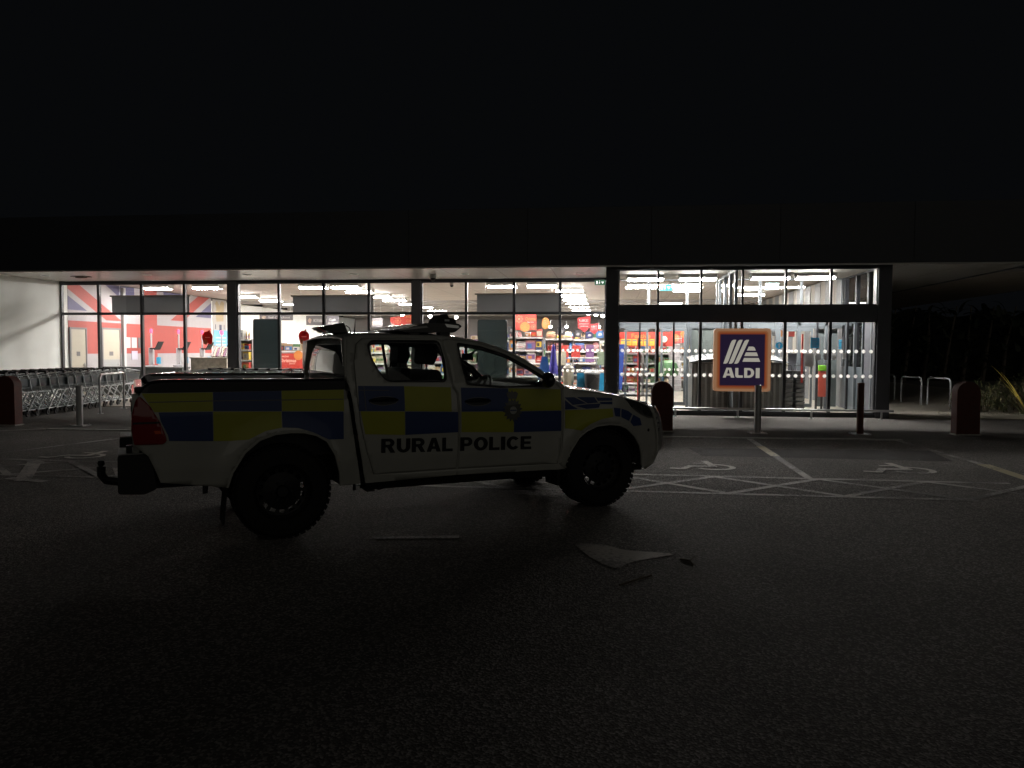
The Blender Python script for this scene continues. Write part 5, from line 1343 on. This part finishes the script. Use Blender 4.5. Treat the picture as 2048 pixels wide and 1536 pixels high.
for s in (-1, 1):
    PANEL("bed_side", sidepanel(BED, side=s), M_PAINT)
    PANEL("cab_side", sidepanel(CAB, [grow(RD, .005), grow(FD, .005)], side=s), M_PAINT)
    PANEL("front_wing", sidepanel(WING, side=s), M_PAINT)
    for nm, D, Wo, Wi in (("rear_door", RD, WR, WRI), ("front_door", FD, WF, WFI)):
        d = PANEL(nm, sidepanel(D, [Wo], side=s), M_PAINT)
        build("window_frame", sidepanel(grow(Wo, -.001), [Wi], -.004, s), M_TRIM, d, smooth=True, recalc=False, solid=.015)
        build("window", sidepanel(grow(Wi, .004), (), -.012, s), M_CARGLASS if nm == "front_door" else M_TINT, d, smooth=True, recalc=False)
        if nm == "rear_door":
            build("window_divider", sidepanel([(.893, 1.28), (.915, 1.28), (.907, 1.612), (.885, 1.612)], (), -.002, s), M_TRIM, d, recalc=False, solid=.012)
        hx, hz = (.851, 1.112) if nm == "rear_door" else (1.737, 1.083)
        ring = [(hx + .135 * cos(a) * (1 if abs(cos(a)) < .8 else 1), hz + .045 * sin(a)) for a in [2 * pi * i / 28 for i in range(28)]]
        h = build("handle_recess", sidepanel([(hx + .118 * cos(2 * pi * i / 28), hz + .034 * sin(2 * pi * i / 28)) for i in range(28)], (), .0065, s, .03), mat("recess_dark", (.02, .022, .03), .4), d, recalc=False)
        build("handle_edge", sidepanel([(hx + .127 * cos(a), hz + .040 * sin(a)) for a in [2 * pi * i / 28 for i in range(28)]], [[(hx + .118 * cos(2 * pi * i / 28), hz + .034 * sin(2 * pi * i / 28)) for i in range(28)]], .0075, s, .03), mat("handle_edge_grey", (.16, .16, .17), .4), d, recalc=False)
        hb = MB()
        yy = s * (S(hx, hz) + .028)
        hb.tube([(hx - .125, s * (S(hx, hz) + .004), hz + .004), (hx - .09, yy, hz + .012), (hx, yy, hz + .016), (hx + .09, yy, hz + .012), (hx + .125, s * (S(hx, hz) + .004), hz + .004)], [.010, .016, .018, .016, .010], 8)
        build("handle", hb, M_TRIM, d, smooth=True)
    # dark sheet seen through the shut lines
    T("shut_line", sidepanel(grow(RD, .012), [grow(RD, -.02)], -.022, s), M_SHUT, recalc=False)
    T("shut_line", sidepanel(grow(FD, .012), [grow(FD, -.02)], -.022, s), M_SHUT, recalc=False)
    # arch lips, liners and flaps
    for A, xw in ((ARCH_R, 0), (ARCH_F, 3.085)):
        lp = MB()
        lp.tube([(x, s * (S(x, z) - .004), z) for x, z in A], .012, 6)
        T("arch_lip", lp, M_PAINT if xw == 0 else M_PAINT, smooth=True)
        ln = MB()
        k = len(A)
        ln.add([(x, s * (S(x, z) - .015), z) for x, z in A] + [(x, s * .55, z) for x, z in A], [(i, i + 1, k + i + 1, k + i) for i in range(k - 1)])
        ln.poly([(x, s * .55, z) for x, z in A])
        T("wheel_arch", ln, M_BLACK, recalc=False)
    T("mud_flap", MB().add([(-.42, s * .62, .50), (-.42, s * .87, .50), (-.45, s * .87, .155), (-.45, s * .62, .155), (-.432, s * .62, .50), (-.432, s * .87, .50), (-.462, s * .87, .155), (-.462, s * .62, .155)],
        [(0, 1, 2, 3), (7, 6, 5, 4), (0, 4, 5, 1), (1, 5, 6, 2), (2, 6, 7, 3), (3, 7, 4, 0)]), M_RUBBER)
    T("mud_flap", MB().box(2.60, 2.625, min(s * .62, s * .86), max(s * .62, s * .86), .24, .52), M_RUBBER)
    tl = build("tail_light", sidepanel(TL, (), .010, s, .03), mat("tail_light_red", (.26, .008, .010), .12, coat=1.0), truck, smooth=True, recalc=False, solid=.02)
    build("reflector", sidepanel([(-.95, .93), (-.905, .93), (-.898, .905), (-.94, .905)], (), .0125, s, .03), mat("reflector_amber", (.8, .12, .04), .1, coat=1), tl, recalc=False)
    build("lamp_divider", sidepanel([(-1.09, .995), (-.915, 1.0), (-.905, .985), (-1.095, .98)], (), .0125, s, .03), M_TRIM, tl, recalc=False)
    hl = build("headlight", sidepanel(HL, (), .004, s, .03), mat("headlight_smoke", (.035, .037, .04), .06, coat=1.0), truck, smooth=True, recalc=False, solid=.015)
    build("chrome_edge", sidepanel([(3.45, .972), (3.56, .908), (3.68, .862), (3.76, .853), (3.76, .868), (3.68, .876), (3.56, .922), (3.456, .985)], (), .008, s, .03), M_CHROME, hl, recalc=False)
    pr = MB(); py = s * (S(3.6, .96) - .004)
    pr.lathe([(.0, .006), (.022, .004), (.028, -.004)], 14, (3.56, py + s * .012, .965), 'y')
    build("lamp_lens", pr, M_CHROME, hl, smooth=True)
    T("bumper_sensor", sidepanel(disc(3.69, .735, .017, 14), (), .003, s, .02), M_BLACK, recalc=False)
    # bed rail cap and bed inside
    rc = MB()
    xs = [-1.03, -1.01, -.97, -.90] + [-.8 + i * .13 for i in range(10)] + [.515]
    prof = []
    for x in xs:
        zt = interp(x, [-1.03, -1.0, -.95, -.85, .52], [1.245, 1.288, 1.312, 1.318, 1.309])
        o = S(x, 1.22)
        prof.append([(x, s * (o + .004), 1.216), (x, s * (o + .003), zt - .022), (x, s * (o - .018), zt), (x, s * (o - .085), zt), (x, s * (o - .10), zt - .02), (x, s * (o - .10), 1.2)])
    k = 6
    rc.add([p for r in prof for p in r], [(i * k + j, i * k + (j + 1) % k, (i + 1) * k + (j + 1) % k, (i + 1) * k + j) for i in range(len(prof) - 1) for j in range(k)] + [tuple(range(k)), tuple(range((len(prof) - 1) * k, len(prof) * k))])
    T("rail_cap", rc, M_TRIM, smooth=True)
    T("bed_liner", MB().box(-1.0, .50, min(s * .76, s * .78), max(s * .76, s * .78), .70, 1.20), M_BLACK)
    # livery blocks
    yl, bl2 = MB(), MB()
    def mz(x): return interp(x, [-1.1, -.5, .5, 1.0, 1.55, 2.1, 2.64, 3.2, 3.7], [1.075, 1.066, 1.035, 1.02, .998, .985, .977, .975, .97])
    def tz(x): return interp(x, [-1.1, .515, .6, 1.04, 1.55, 2.05, 2.64], [1.215, 1.215, 1.245, 1.235, 1.215, 1.198, 1.178])
    def bz(x): return interp(x, [-1.1, -.53, .51, .64, 1.04, 1.55, 2.1, 2.64], [.85, .832, .797, .835, .81, .812, .787, .778])
    def block(mb, x0, x1, lo, hi, sl=0.0, off=.0035):
        n = 4; pts = [(x0 + (x1 - x0) * i / n + sl * 0, lo(x0 + (x1 - x0) * i / n)) for i in range(n + 1)] + [(x1 + (x0 - x1) * i / n, hi(x1 + (x0 - x1) * i / n)) for i in range(n + 1)]
        sidepanel(pts, (), off, s, .045, mb)
    g = .0015
    sidepanel([(-.528, mz(-.5)), (-.528, 1.213), (-1.028, 1.213), (-.985, 1.14), (-.945, 1.075), (-.94, mz(-.9))], (), .0035, s, .045, yl)
    block(bl2, -.525, -.006, mz, tz); block(yl, -.003, .505, mz, tz)
    sidepanel([(-.90, 1.0), (-.915, mz(-.9) - .004), (-.53, mz(-.53) - .004), (-.53, .832), (-.845, .848), (-.852, .89)], (), .0035, s, .045, bl2)
    arc = lambda x: max(.80, .40 + math.sqrt(max(0, .515 ** 2 - (x - .02) ** 2)) + .005)
    block(yl, -.526, -.008, lambda x: max(bz(x), arc(x)), lambda x: mz(x) - .004); block(bl2, -.004, .50, lambda x: max(bz(x), arc(x)), lambda x: mz(x) - .004)
    block(bl2, .632, 1.038, mz, tz); block(yl, 1.041, 1.478, mz, tz)
    sidepanel([(.645, mz(.6) - .004), (1.038, mz(1.04) - .004), (1.038, bz(1.04)), (.685, bz(.7))], (), .0035, s, .045, yl)
    block(bl2, 1.042, 1.540, bz, lambda x: mz(x) - .004)
    block(bl2, 1.575, 2.05, mz, tz); block(yl, 2.053, 2.612, mz, tz)
    block(yl, 1.572, 2.10, bz, lambda x: mz(x) - .004); block(bl2, 2.103, 2.612, bz, lambda x: mz(x) - .004)
    for q in ([(2.652, 1.10), (2.76, 1.10), (2.90, 1.035), (2.74, 1.025)], [(2.655, 1.075), (2.73, 1.02), (2.80, .985), (2.655, .983)], [(2.79, 1.10), (2.99, 1.095), (3.03, 1.04), (2.915, 1.034)], [(2.77, 1.015), (2.90, .982), (3.04, .99), (3.06, 1.03), (2.90, 1.028)],
              [(3.01, 1.092), (3.20, 1.082), (3.20, 1.055), (3.03, 1.058)], [(3.05, 1.045), (3.20, 1.045), (3.20, 1.018), (3.065, 1.024)],
              [(3.215, .985), (3.30, .975), (3.285, .892), (3.225, .90)], [(3.312, .972), (3.40, .945), (3.45, .912), (3.40, .845), (3.30, .888)], [(3.465, .905), (3.56, .862), (3.585, .79), (3.46, .79), (3.42, .832)]):
        sidepanel(q, (), .0035, s, .045, bl2)
    sidepanel([(2.655, .975), (3.20, .978), (3.20, .895), (3.06, .878), (2.93, .832), (2.83, .772), (2.74, .79), (2.655, .80)], (), .0035, s, .045, yl)
    T("yellow_livery", yl, M_LYEL, smooth=True, recalc=False); T("blue_livery", bl2, M_LBLUE, smooth=True, recalc=False)
    le = MB()
    for body, x0, x1 in (("RURAL", .825, 1.489), ("POLICE", 1.562, 2.290)):
        tot = sum(GLYPH[c][0] for c in body) + .10 * (len(body) - 1); k = (x1 - x0) / tot; xx_ = x0
        for c in body:
            w_, out_, hole_ = GLYPH[c]
            def fm(a, b, xo=xx_, ww=w_):
                xq = xo + a * ww * k; zq = interp(xq, [.825, 2.29], [.662, .618]) + b * .124
                if s > 0: xq = 3.115 - xq
                return (xq, s * (S(xq, zq) + .0045), zq)
            le.prism(out_, fm, None, 0, hole_)
            xx_ += (w_ + .10) * k
    T("lettering", le, mat("letter_black", (.006, .006, .010), .4), recalc=False)
    sm = MB()
    sidepanel([(-.98, 1.143), (-.528, 1.143), (-.006, 1.137), (.50, 1.132), (.50, 1.139), (-.006, 1.144), (-.528, 1.150), (-.98, 1.150)], (), .0048, s, .045, sm)
    sidepanel([(.69, 1.03), (.697, 1.03), (.685, 1.24), (.678, 1.24)], (), .0048, s, .045, sm)
    sidepanel([(.635, 1.205), (.90, 1.198), (.90, 1.204), (.635, 1.211)], (), .0048, s, .045, sm)
    T("livery_seam", sm, mat("seam_grey", (.14, .14, .15), .4), smooth=True, recalc=False)
    # constabulary crest: crown over a star with a pale centre
    star = [(2.088 + (.115 if i % 2 == 0 else .085) * cos(2 * pi * i / 32 + .1) * .9, .995 + (.115 if i % 2 == 0 else .085) * sin(2 * pi * i / 32 + .1)) for i in range(32)]
    ce = T("crest", sidepanel(star, (), .007, s, .04), mat("crest_grey", (.10, .10, .09), .35, coat=.5), recalc=False)
    build("crown", sidepanel([(2.045, 1.10), (2.13, 1.10), (2.15, 1.15), (2.12, 1.17), (2.10, 1.16), (2.088, 1.185), (2.076, 1.16), (2.055, 1.17), (2.026, 1.15)], (), .0072, s, .04), MATS["crest_grey"], ce, recalc=False)
    build("centre", sidepanel(disc(2.094, .993, .036, 18), (), .0085, s, .04), mat("crest_pale", (.42, .42, .40), .4), ce, recalc=False)
    build("centre_line", sidepanel([(2.062, .988), (2.126, .988), (2.126, .998), (2.062, .998)], (), .0095, s, .04), M_LBLUE, ce, recalc=False)
    # sill and running gear
    T("sill", MB().add([(.70, s * .845, .40), (2.69, s * .845, .395), (2.69, s * .80, .33), (.72, s * .80, .335), (.70, s * .6, .34), (2.69, s * .6, .335)], [(0, 1, 2, 3), (3, 2, 5, 4)]), M_BLACK, recalc=False)
    # door mirror
    mr_ = MB()
    mr_.tube([(2.40, s * .80, 1.225), (2.41, s * .88, 1.24), (2.41, s * .92, 1.25)], .028, 8)
    dm = T("door_mirror", mr_, M_TRIM, smooth=True)
    mh = MB(); n = 8
    for i in range(7):
        u = -1 + i / 3; rr = math.sqrt(max(.03, 1 - u * u))
        mh.v += [(2.41 + u * .06, s * (1.0 + .10 * rr * cos(2 * pi * j / 12)), 1.275 + .075 * rr * sin(2 * pi * j / 12)) for j in range(12)]
    for i in range(6):
        for j in range(12): mh.f.append([i * 12 + j, i * 12 + (j + 1) % 12, (i + 1) * 12 + (j + 1) % 12, (i + 1) * 12 + j]); mh.m.append(0)
    mh.f += [list(range(11, -1, -1)), list(range(72, 84))]; mh.m += [1, 0]
    build("mirror_shell", mh, [M_TRIM, M_CHROME], dm, smooth=True)
    # inside
    if True:
        seat = T("front_seat", MB().prism(roundpoly([(1.36, .85), (1.86, .78), (1.92, .90), (1.58, .98), (1.47, 1.37), (1.34, 1.37)], .05), lambda a, b: (a, s * .14, b), lambda a, b: (a, s * .64, b)), M_INT, bevel=.04)
        build("headrest", MB().prism(roundpoly([(1.345, 1.42), (1.45, 1.41), (1.49, 1.50), (1.46, 1.615), (1.36, 1.60)], .035), lambda a, b: (a, s * .26, b), lambda a, b: (a, s * .53, b)).cyl((1.40, s * .33, 1.34), (1.40, s * .33, 1.45), .008, n=6).cyl((1.40, s * .46, 1.34), (1.40, s * .46, 1.45), .008, n=6), M_INT, seat, bevel=.035)
T("rear_seat", MB().prism(roundpoly([(.62, .80), (1.05, .76), (1.08, .86), (.80, .92), (.72, 1.25), (.62, 1.24)], .05), lambda a, b: (a, -.64, b), lambda a, b: (a, .64, b)), M_INT, bevel=.03)
T("dashboard", MB().prism(roundpoly([(2.05, .75), (2.10, 1.08), (2.22, 1.20), (2.62, 1.205), (2.66, .75)], .05), lambda a, b: (a, -.70, b), lambda a, b: (a, .70, b)), M_INT, bevel=.02)
stw = MB()
cw, ax_, rw = Vector((1.98, -.40, 1.13)), Vector((-.90, 0, .42)).normalized(), .185
pts = stw.ring(cw, ax_, rw, 28)
stw.tube(pts + [pts[0], pts[1]], .015, 8)
for k in (2, 12, 21): stw.tube([cw + (pts[k] - cw) * .2, pts[k]], .014, 6)
stw.cyl(cw - ax_ * .02, cw + ax_ * .02, .06, n=14); stw.cyl(cw - ax_ * .02, cw - ax_ * .3, .03, n=10)
T("steering_wheel", stw, mat("wheel_grey", (.03, .03, .032), .45), smooth=True)
T("grab_handle", MB().tube([(2.10, .66, 1.47), (2.14, .62, 1.42), (2.25, .63, 1.36), (2.34, .66, 1.35)], .014, 8), M_INT, smooth=True)
T("rear_view_mirror", MB().box(2.0, 2.03, -.12, .12, 1.45, 1.52).cyl((2.04, 0, 1.5), (2.12, 0, 1.56), .012, n=6), M_INT, bevel=.008)
T("cab_floor", MB().box(.56, 2.66, -.80, .80, .44, .50), M_INT)
T("bulkhead", MB().box(2.62, 2.65, -.80, .80, .45, 1.16), M_INT)
# roof, windscreen, bonnet, rear wall
def loft(xs, edge, crown, n=13, inset=0.0):
    mb = MB()
    for x in xs:
        ze = edge(x); h = S(x, ze) - inset
        for j in range(n):
            u = -1 + 2 * j / (n - 1)
            mb.v.append((x, h * u, ze + crown(x) * (1 - abs(u) ** 2.4)))
    for i in range(len(xs) - 1):
        for j in range(n - 1): mb.f.append([i * n + j, (i + 1) * n + j, (i + 1) * n + j + 1, i * n + j + 1]); mb.m.append(0)
    return mb
redge = lambda x: interp(x, [.535, .58, .703, 1.068, 1.452, 1.696, 1.845, 1.993], [1.64, 1.66, 1.672, 1.678, 1.676, 1.655, 1.630, 1.592])
T("roof", loft([.535, .58, .64, .703, .9, 1.068, 1.25, 1.452, 1.58, 1.696, 1.78, 1.845, 1.92, 1.993], redge, lambda x: interp(x, [.535, .62, .75, 1.6, 2.0], [.03, .04, .043, .045, .05])), M_PAINT, smooth=True, recalc=False, solid=.02)
ws = MB(); n = 13
sx_ = [1.993, 2.14, 2.284, 2.425, 2.565, 2.66]; se_ = [1.592, 1.538, 1.463, 1.37, 1.268, 1.208]
for x, z in zip(sx_, se_):
    for j in range(n):
        u = -1 + 2 * j / (n - 1)
        b = 1 - u * u
        ws.v.append((x + .10 * b, (S(x, z) - .012) * u, z + .03 * b))
for i in range(5):
    for j in range(n - 1): ws.f.append([i * n + j, (i + 1) * n + j, (i + 1) * n + j + 1, i * n + j + 1]); ws.m.append(0)
T("windscreen", ws, M_CARGLASS, smooth=True, recalc=False)
bedge = lambda x: interp(x, [2.668, 2.778, 3.064, 3.363, 3.562, 3.70, 3.805], [1.208, 1.162, 1.128, 1.083, 1.03, .985, .90])
T("bonnet", loft([2.67, 2.72, 2.778, 2.9, 3.064, 3.2, 3.363, 3.47, 3.562, 3.64, 3.70, 3.76], bedge, lambda x: interp(x, [2.66, 2.8, 3.2, 3.6, 3.8], [.035, .055, .06, .055, .05]), 15), M_PAINT, smooth=True, recalc=False, solid=.02)
# front end: grille and bumper wrap to the centre
fr_ = MB(); n = 13
fz = [(3.71, .945), (3.755, .886), (3.79, .78), (3.815, .673), (3.845, .48), (3.79, .375), (3.68, .335)]
for x, z in fz:
    for j in range(n):
        u = -1 + 2 * j / (n - 1)
        fr_.v.append((x + .24 * (1 - abs(u) ** 3.6), S(x, z) * u, z + (.05 * (1 - u * u) if z > .9 else 0)))
for i in range(len(fz) - 1):
    for j in range(n - 1):
        fr_.f.append([i * n + j, i * n + j + 1, (i + 1) * n + j + 1, (i + 1) * n + j]); fr_.m.append(1 if (i in (0, 1, 2) and 2 <= j <= 9) else 0)
T("front_bumper", fr_, [M_PAINT, M_TRIM], smooth=True, recalc=False, solid=.02)
gr = MB()
for z, xo in ((.955, 3.72), (.90, 3.755), (.84, 3.78), (.78, 3.80), (.72, 3.815)):
    gr.tube([(xo + .24 * (1 - abs(u) ** 3.6) + .016, .80 * u, z) for u in [-.95, -.9, -.82, -.7, -.5, -.2, .2, .5, .7, .82, .9, .95]], .017, 6)
for s in (-1, 1):
    gr.tube([(3.83, s * .725, .965), (3.885, s * .735, .87), (3.905, s * .735, .80), (3.925, s * .735, .70), (3.945, s * .73, .56), (3.93, s * .73, .50)], .028, 6)
T("grille_bar", gr, M_CHROME, smooth=True)
T("tow_eye", MB().box(3.66, 3.78, -.62, -.52, .285, .34), M_BLACK, bevel=.01)
def rearface(x0, x1, ys, zs, off=0.0):
    mb = MB(); n = len(ys)
    for z in zs:
        hw = interp(z, [1.2, 1.338, 1.64, 1.69], [.84, .835, .70, .60])
        for u in ys:
            lean = interp(z, [1.2, 1.33, 1.45, 1.56, 1.62, 1.66], [.0, .0, .004, .02, .045, .085])
            mb.v.append((x0 - .022 * (1 - u * u) + lean + .03 * max(0, abs(u) - .85) / .15 - off, hw * u, z + (.02 * (1 - u * u) if z > 1.6 else 0)))
    for i in range(len(zs) - 1):
        for j in range(n - 1): mb.f.append([i * n + j, i * n + j + 1, (i + 1) * n + j + 1, (i + 1) * n + j]); mb.m.append(0)
    return mb
US = [-1, -.96, -.9, -.8, -.6, -.3, 0, .3, .6, .8, .9, .96, 1]
cr_ = T("cab_rear", rearface(.545, 0, US, [1.2, 1.28, 1.34, 1.4, 1.5, 1.56, 1.60, 1.63, 1.66]), M_PAINT, smooth=True, recalc=False, solid=-.02)
build("rear_window", rearface(.545, 0, [-.92, -.8, -.6, -.3, 0, .3, .6, .8, .92], [1.345, 1.4, 1.5, 1.56, 1.595], .006), mat("rear_window_glass", (.02, .022, .022), .02, coat=1.0, spec=1.0), cr_, smooth=True, recalc=False)
build("waist_trim", rearface(.545, 0, US, [1.315, 1.338], .010), M_CHROME, cr_, smooth=True, recalc=False)
T("cab_rear_lower", MB().box(.54, .56, -.80, .80, .5, 1.198), M_PAINT)
T("load_bed", MB().box(-1.03, .50, -.76, .76, .66, .70).box(.48, .505, -.76, .76, .702, 1.21), M_BLACK)
tg = T("tailgate", MB().prism(roundpoly([(-.80, .70), (.80, .70), (.815, 1.0), (.80, 1.21), (-.80, 1.21), (-.815, 1.0)], .03), lambda a, b: (-1.095, a, b), lambda a, b: (-1.05, a, b)), M_PAINT, bevel=.01)
build("top_spoiler", MB().box(-1.08, -1.0, -.79, .79, 1.211, 1.262), M_TRIM, tg, bevel=.015)
build("handle", MB().box(-1.105, -1.097, -.13, .13, 1.02, 1.12), M_TRIM, tg, bevel=.004)
T("tonneau_cover", MB().box(-.97, .26, -.74, .74, 1.272, 1.292).box(-.99, -.93, -.74, .74, 1.268, 1.30), mat("black_vinyl", (.012, .012, .013), .95, spec=.1), bevel=.006)
# rear bumper and tow ball
rbm = MB()
for y0, y1 in ((-.86, -.40), (.40, .86)):
    rbm.prism(roundpoly([(-1.20, .75), (-1.0, .742), (-.965, .70), (-.945, .56), (-.93, .478), (-1.02, .44), (-1.20, .455)], .025), lambda a, b: (a, y0, b), lambda a, b: (a, y1, b))
rbm.box(-1.19, -.98, -.398, .398, .46, .64)
T("rear_bumper", rbm, M_BLACK, bevel=.012)
T("bumper_step", MB().box(-1.195, -1.0, -.86, -.42, .751, .758).box(-1.195, -1.0, .42, .86, .751, .758), mat("step_tread", (.25, .25, .25), .5))
T("rear_reflector", MB().box(-1.14, -1.10, -.84, -.78, .76, .82), M_TRIM, bevel=.006)
tb = MB().tube([(-1.0, -.02, .42), (-1.2, -.02, .42), (-1.30, -.02, .44), (-1.335, -.02, .49), (-1.335, -.02, .56)], .034, 8)
tb.lathe([(0, .615), (.022, .608), (.028, .585), (.018, .56), (0, .56)], 10, (-1.335, -.02, 0))
T("tow_ball", tb, M_BLACK, smooth=True)
# chassis
T("chassis", MB().box(-1.05, 3.55, -.48, -.36, .42, .54).box(-1.05, 3.55, .36, .48, .42, .54).box(.8, 1.9, -.35, .35, .36, .50).box(-.95, .4, -.30, .30, .45, .62), M_BLACK)
T("axle", MB().cyl((0, -.7, .385), (0, .7, .385), .05, n=12).lathe([(.0, -.14), (.1, -.13), (.15, 0), (.1, .13), (0, .14)], 14, (0, .1, .385), 'y').cyl((3.085, -.7, .38), (3.085, .7, .38), .045, n=12), M_BLACK, smooth=True)
T("exhaust", MB().tube([(1.2, .3, .37), (.4, .4, .38), (-.3, .5, .50), (-.95, .52, .43)], .035, 8).box(.75, .82, -.72, -.5, .30, .42), mat("exhaust_steel", (.06, .055, .05), .6, .6), smooth=True)
T("bracket", MB().box(-.60, -.575, -.78, -.75, .40, .50).box(.62, .64, -.76, -.73, .33, .45), M_BLACK)
T("underbody_tank", MB().prism(roundpoly([(.72, .40), (2.60, .40), (2.50, .345), (1.0, .345), (.86, .30)], .02), lambda a, b: (a, -.70, b), lambda a, b: (a, .5, b)), M_BLACK)
# wheels
def wheel(x, s):
    w = MB(); yo = s * .90; wi = s * .645
    R0 = .392
    prof = [(.225, 0), (.235, -.02), (.30, -.018), (.352, -.006), (.372, .012), (R0 - .008, .03), (R0 - .008, .235), (.372, .252), (.30, .262), (.225, .255)]
    w.lathe([(r, -s * (h * -1) * -1) for r, h in prof], 48, (x, yo, .392 - .004), 'y')
    for i in range(44):
        a = 2 * pi * i / 44
        for h0, h1, da in ((.0, .085, 0), (.095, .165, .07), (.175, .258, 0)):
            ca, cb = a + da - .05, a + da + .05
            pts = []
            for r in (R0 - .012, R0 + .001):
                for aa in (ca, cb):
                    for h in (h0, h1): pts.append((x + r * cos(aa), yo - s * h, .388 + r * sin(aa)))
            w.add(pts, [(0, 1, 3, 2), (4, 6, 7, 5), (0, 4, 5, 1), (2, 3, 7, 6), (0, 2, 6, 4), (1, 5, 7, 3)])
    t = T("wheel", w, M_RUBBER)
    rm_ = MB(); c = (x, yo, .388)
    rm_.lathe([(.228, -s * .0), (.222, -s * .03), (.205, -s * .05), (.202, -s * .20), (.225, -s * .25)], 36, c, 'y')
    def pt(r, a, d): return (x + r * cos(a), yo - s * d, .388 + r * sin(a))
    k = 14
    for i in range(k):     # disc with a ring of holes
        a0, a1 = 2 * pi * i / k, 2 * pi * (i + 1) / k; am0, am1 = a0 + .09, a1 - .09
        rm_.poly([pt(.204, a0, .05), pt(.204, a1, .05), pt(.188, a1, .055), pt(.188, am1, .055), pt(.188, am0, .055), pt(.188, a0, .055)])
        rm_.poly([pt(.188, a0, .055), pt(.188, am0, .055), pt(.155, am0, .06), pt(.155, a0, .06)])
        rm_.poly([pt(.188, am1, .055), pt(.188, a1, .055), pt(.155, a1, .06), pt(.155, am1, .06)])
        rm_.poly([pt(.155, a0, .06), pt(.155, am0, .06), pt(.155, am1, .06), pt(.155, a1, .06), pt(.10, a1, .045), pt(.10, a0, .045)])
        rm_.poly([pt(.10, a0, .045), pt(.10, a1, .045), pt(.055, a1, .03), pt(.055, a0, .03)])
    build("rim", rm_, mat("rim_black", (.007, .007, .008), .6), t, recalc=False)
    hb_ = MB().cyl((x, yo - s * .03, .388), (x, yo - s * .005, .388), .05, .042, 16)
    for i in range(6): hb_.cyl((x + .075 * cos(i * pi / 3), yo - s * .04, .388 + .075 * sin(i * pi / 3)), (x + .075 * cos(i * pi / 3), yo - s * .018, .388 + .075 * sin(i * pi / 3)), .012, n=6)
    hb_.cyl((x, yo - s * .08, .388), (x, yo - s * .16, .388), .13, n=20)
    build("hub", hb_, M_BLACK, t)
for x in (0, 3.085):
    for s in (-1, 1): wheel(x, s)
# things on the roof
lb = T("light_bar", MB().prism(roundpoly([(1.10, 1.735), (1.33, 1.80), (1.66, 1.80), (1.70, 1.775), (1.62, 1.715), (1.12, 1.712)], .02), lambda a, b: (a, -.62, b), lambda a, b: (a, .62, b)), M_TRIM, bevel=.01)
build("lens", MB().prism([(1.075, 1.742), (1.34, 1.775), (1.36, 1.755), (1.08, 1.725)], lambda a, b: (a, -.63, b), lambda a, b: (a, .63, b)), mat("light_bar_lens", (.35, .34, .34), .12, coat=1), lb, bevel=.004)
build("end_lens", MB().prism([(1.52, 1.795), (1.66, 1.78), (1.655, 1.755), (1.54, 1.765)], lambda a, b: (a, -.628, b), lambda a, b: (a, -.60, b)), M_CHROME, lb)
build("foot", MB().box(1.2, 1.3, -.55, -.45, 1.69, 1.72).box(1.5, 1.6, -.55, -.45, 1.68, 1.72).box(1.2, 1.3, .45, .55, 1.69, 1.72).box(1.5, 1.6, .45, .55, 1.68, 1.72), M_TRIM, lb)
rc_ = T("roof_searchlight", MB().prism(roundpoly([(1.47, 1.80), (1.53, 1.885), (1.60, 1.89), (1.607, 1.86), (1.66, 1.85), (1.685, 1.83), (1.69, 1.745), (1.63, 1.74), (1.60, 1.81)], .012), lambda a, b: (a, -.50, b), lambda a, b: (a, -.28, b)), M_BLACK, bevel=.01)
build("lens", MB().box(1.565, 1.615, -.507, -.501, 1.822, 1.842), mat("search_lens", (.7, .72, .75), .1, coat=1), rc_, bevel=.003)
rl_ = T("rear_work_light", MB().prism([(.42, 1.755), (.66, 1.80), (.70, 1.705), (.55, 1.70)], lambda a, b: (a, -.30, b), lambda a, b: (a, -.05, b)), M_TRIM, bevel=.008)
build("lens", MB().prism([(.412, 1.745), (.425, 1.752), (.50, 1.712), (.49, 1.705)], lambda a, b: (a, -.29, b), lambda a, b: (a, -.06, b)), mat("work_lens", (.6, .1, .08), .1, coat=1), rl_)
T("aerial", MB().tube([(.78, -.2, 1.70), (.785, -.2, 1.75), (.79, -.2, 1.83)], [.012, .006, .003], 6).tube([(.68, -.18, 1.76), (.71, -.18, 1.775), (.74, -.18, 1.755), (.755, -.18, 1.705)], .005, 6), M_BLACK, smooth=True)
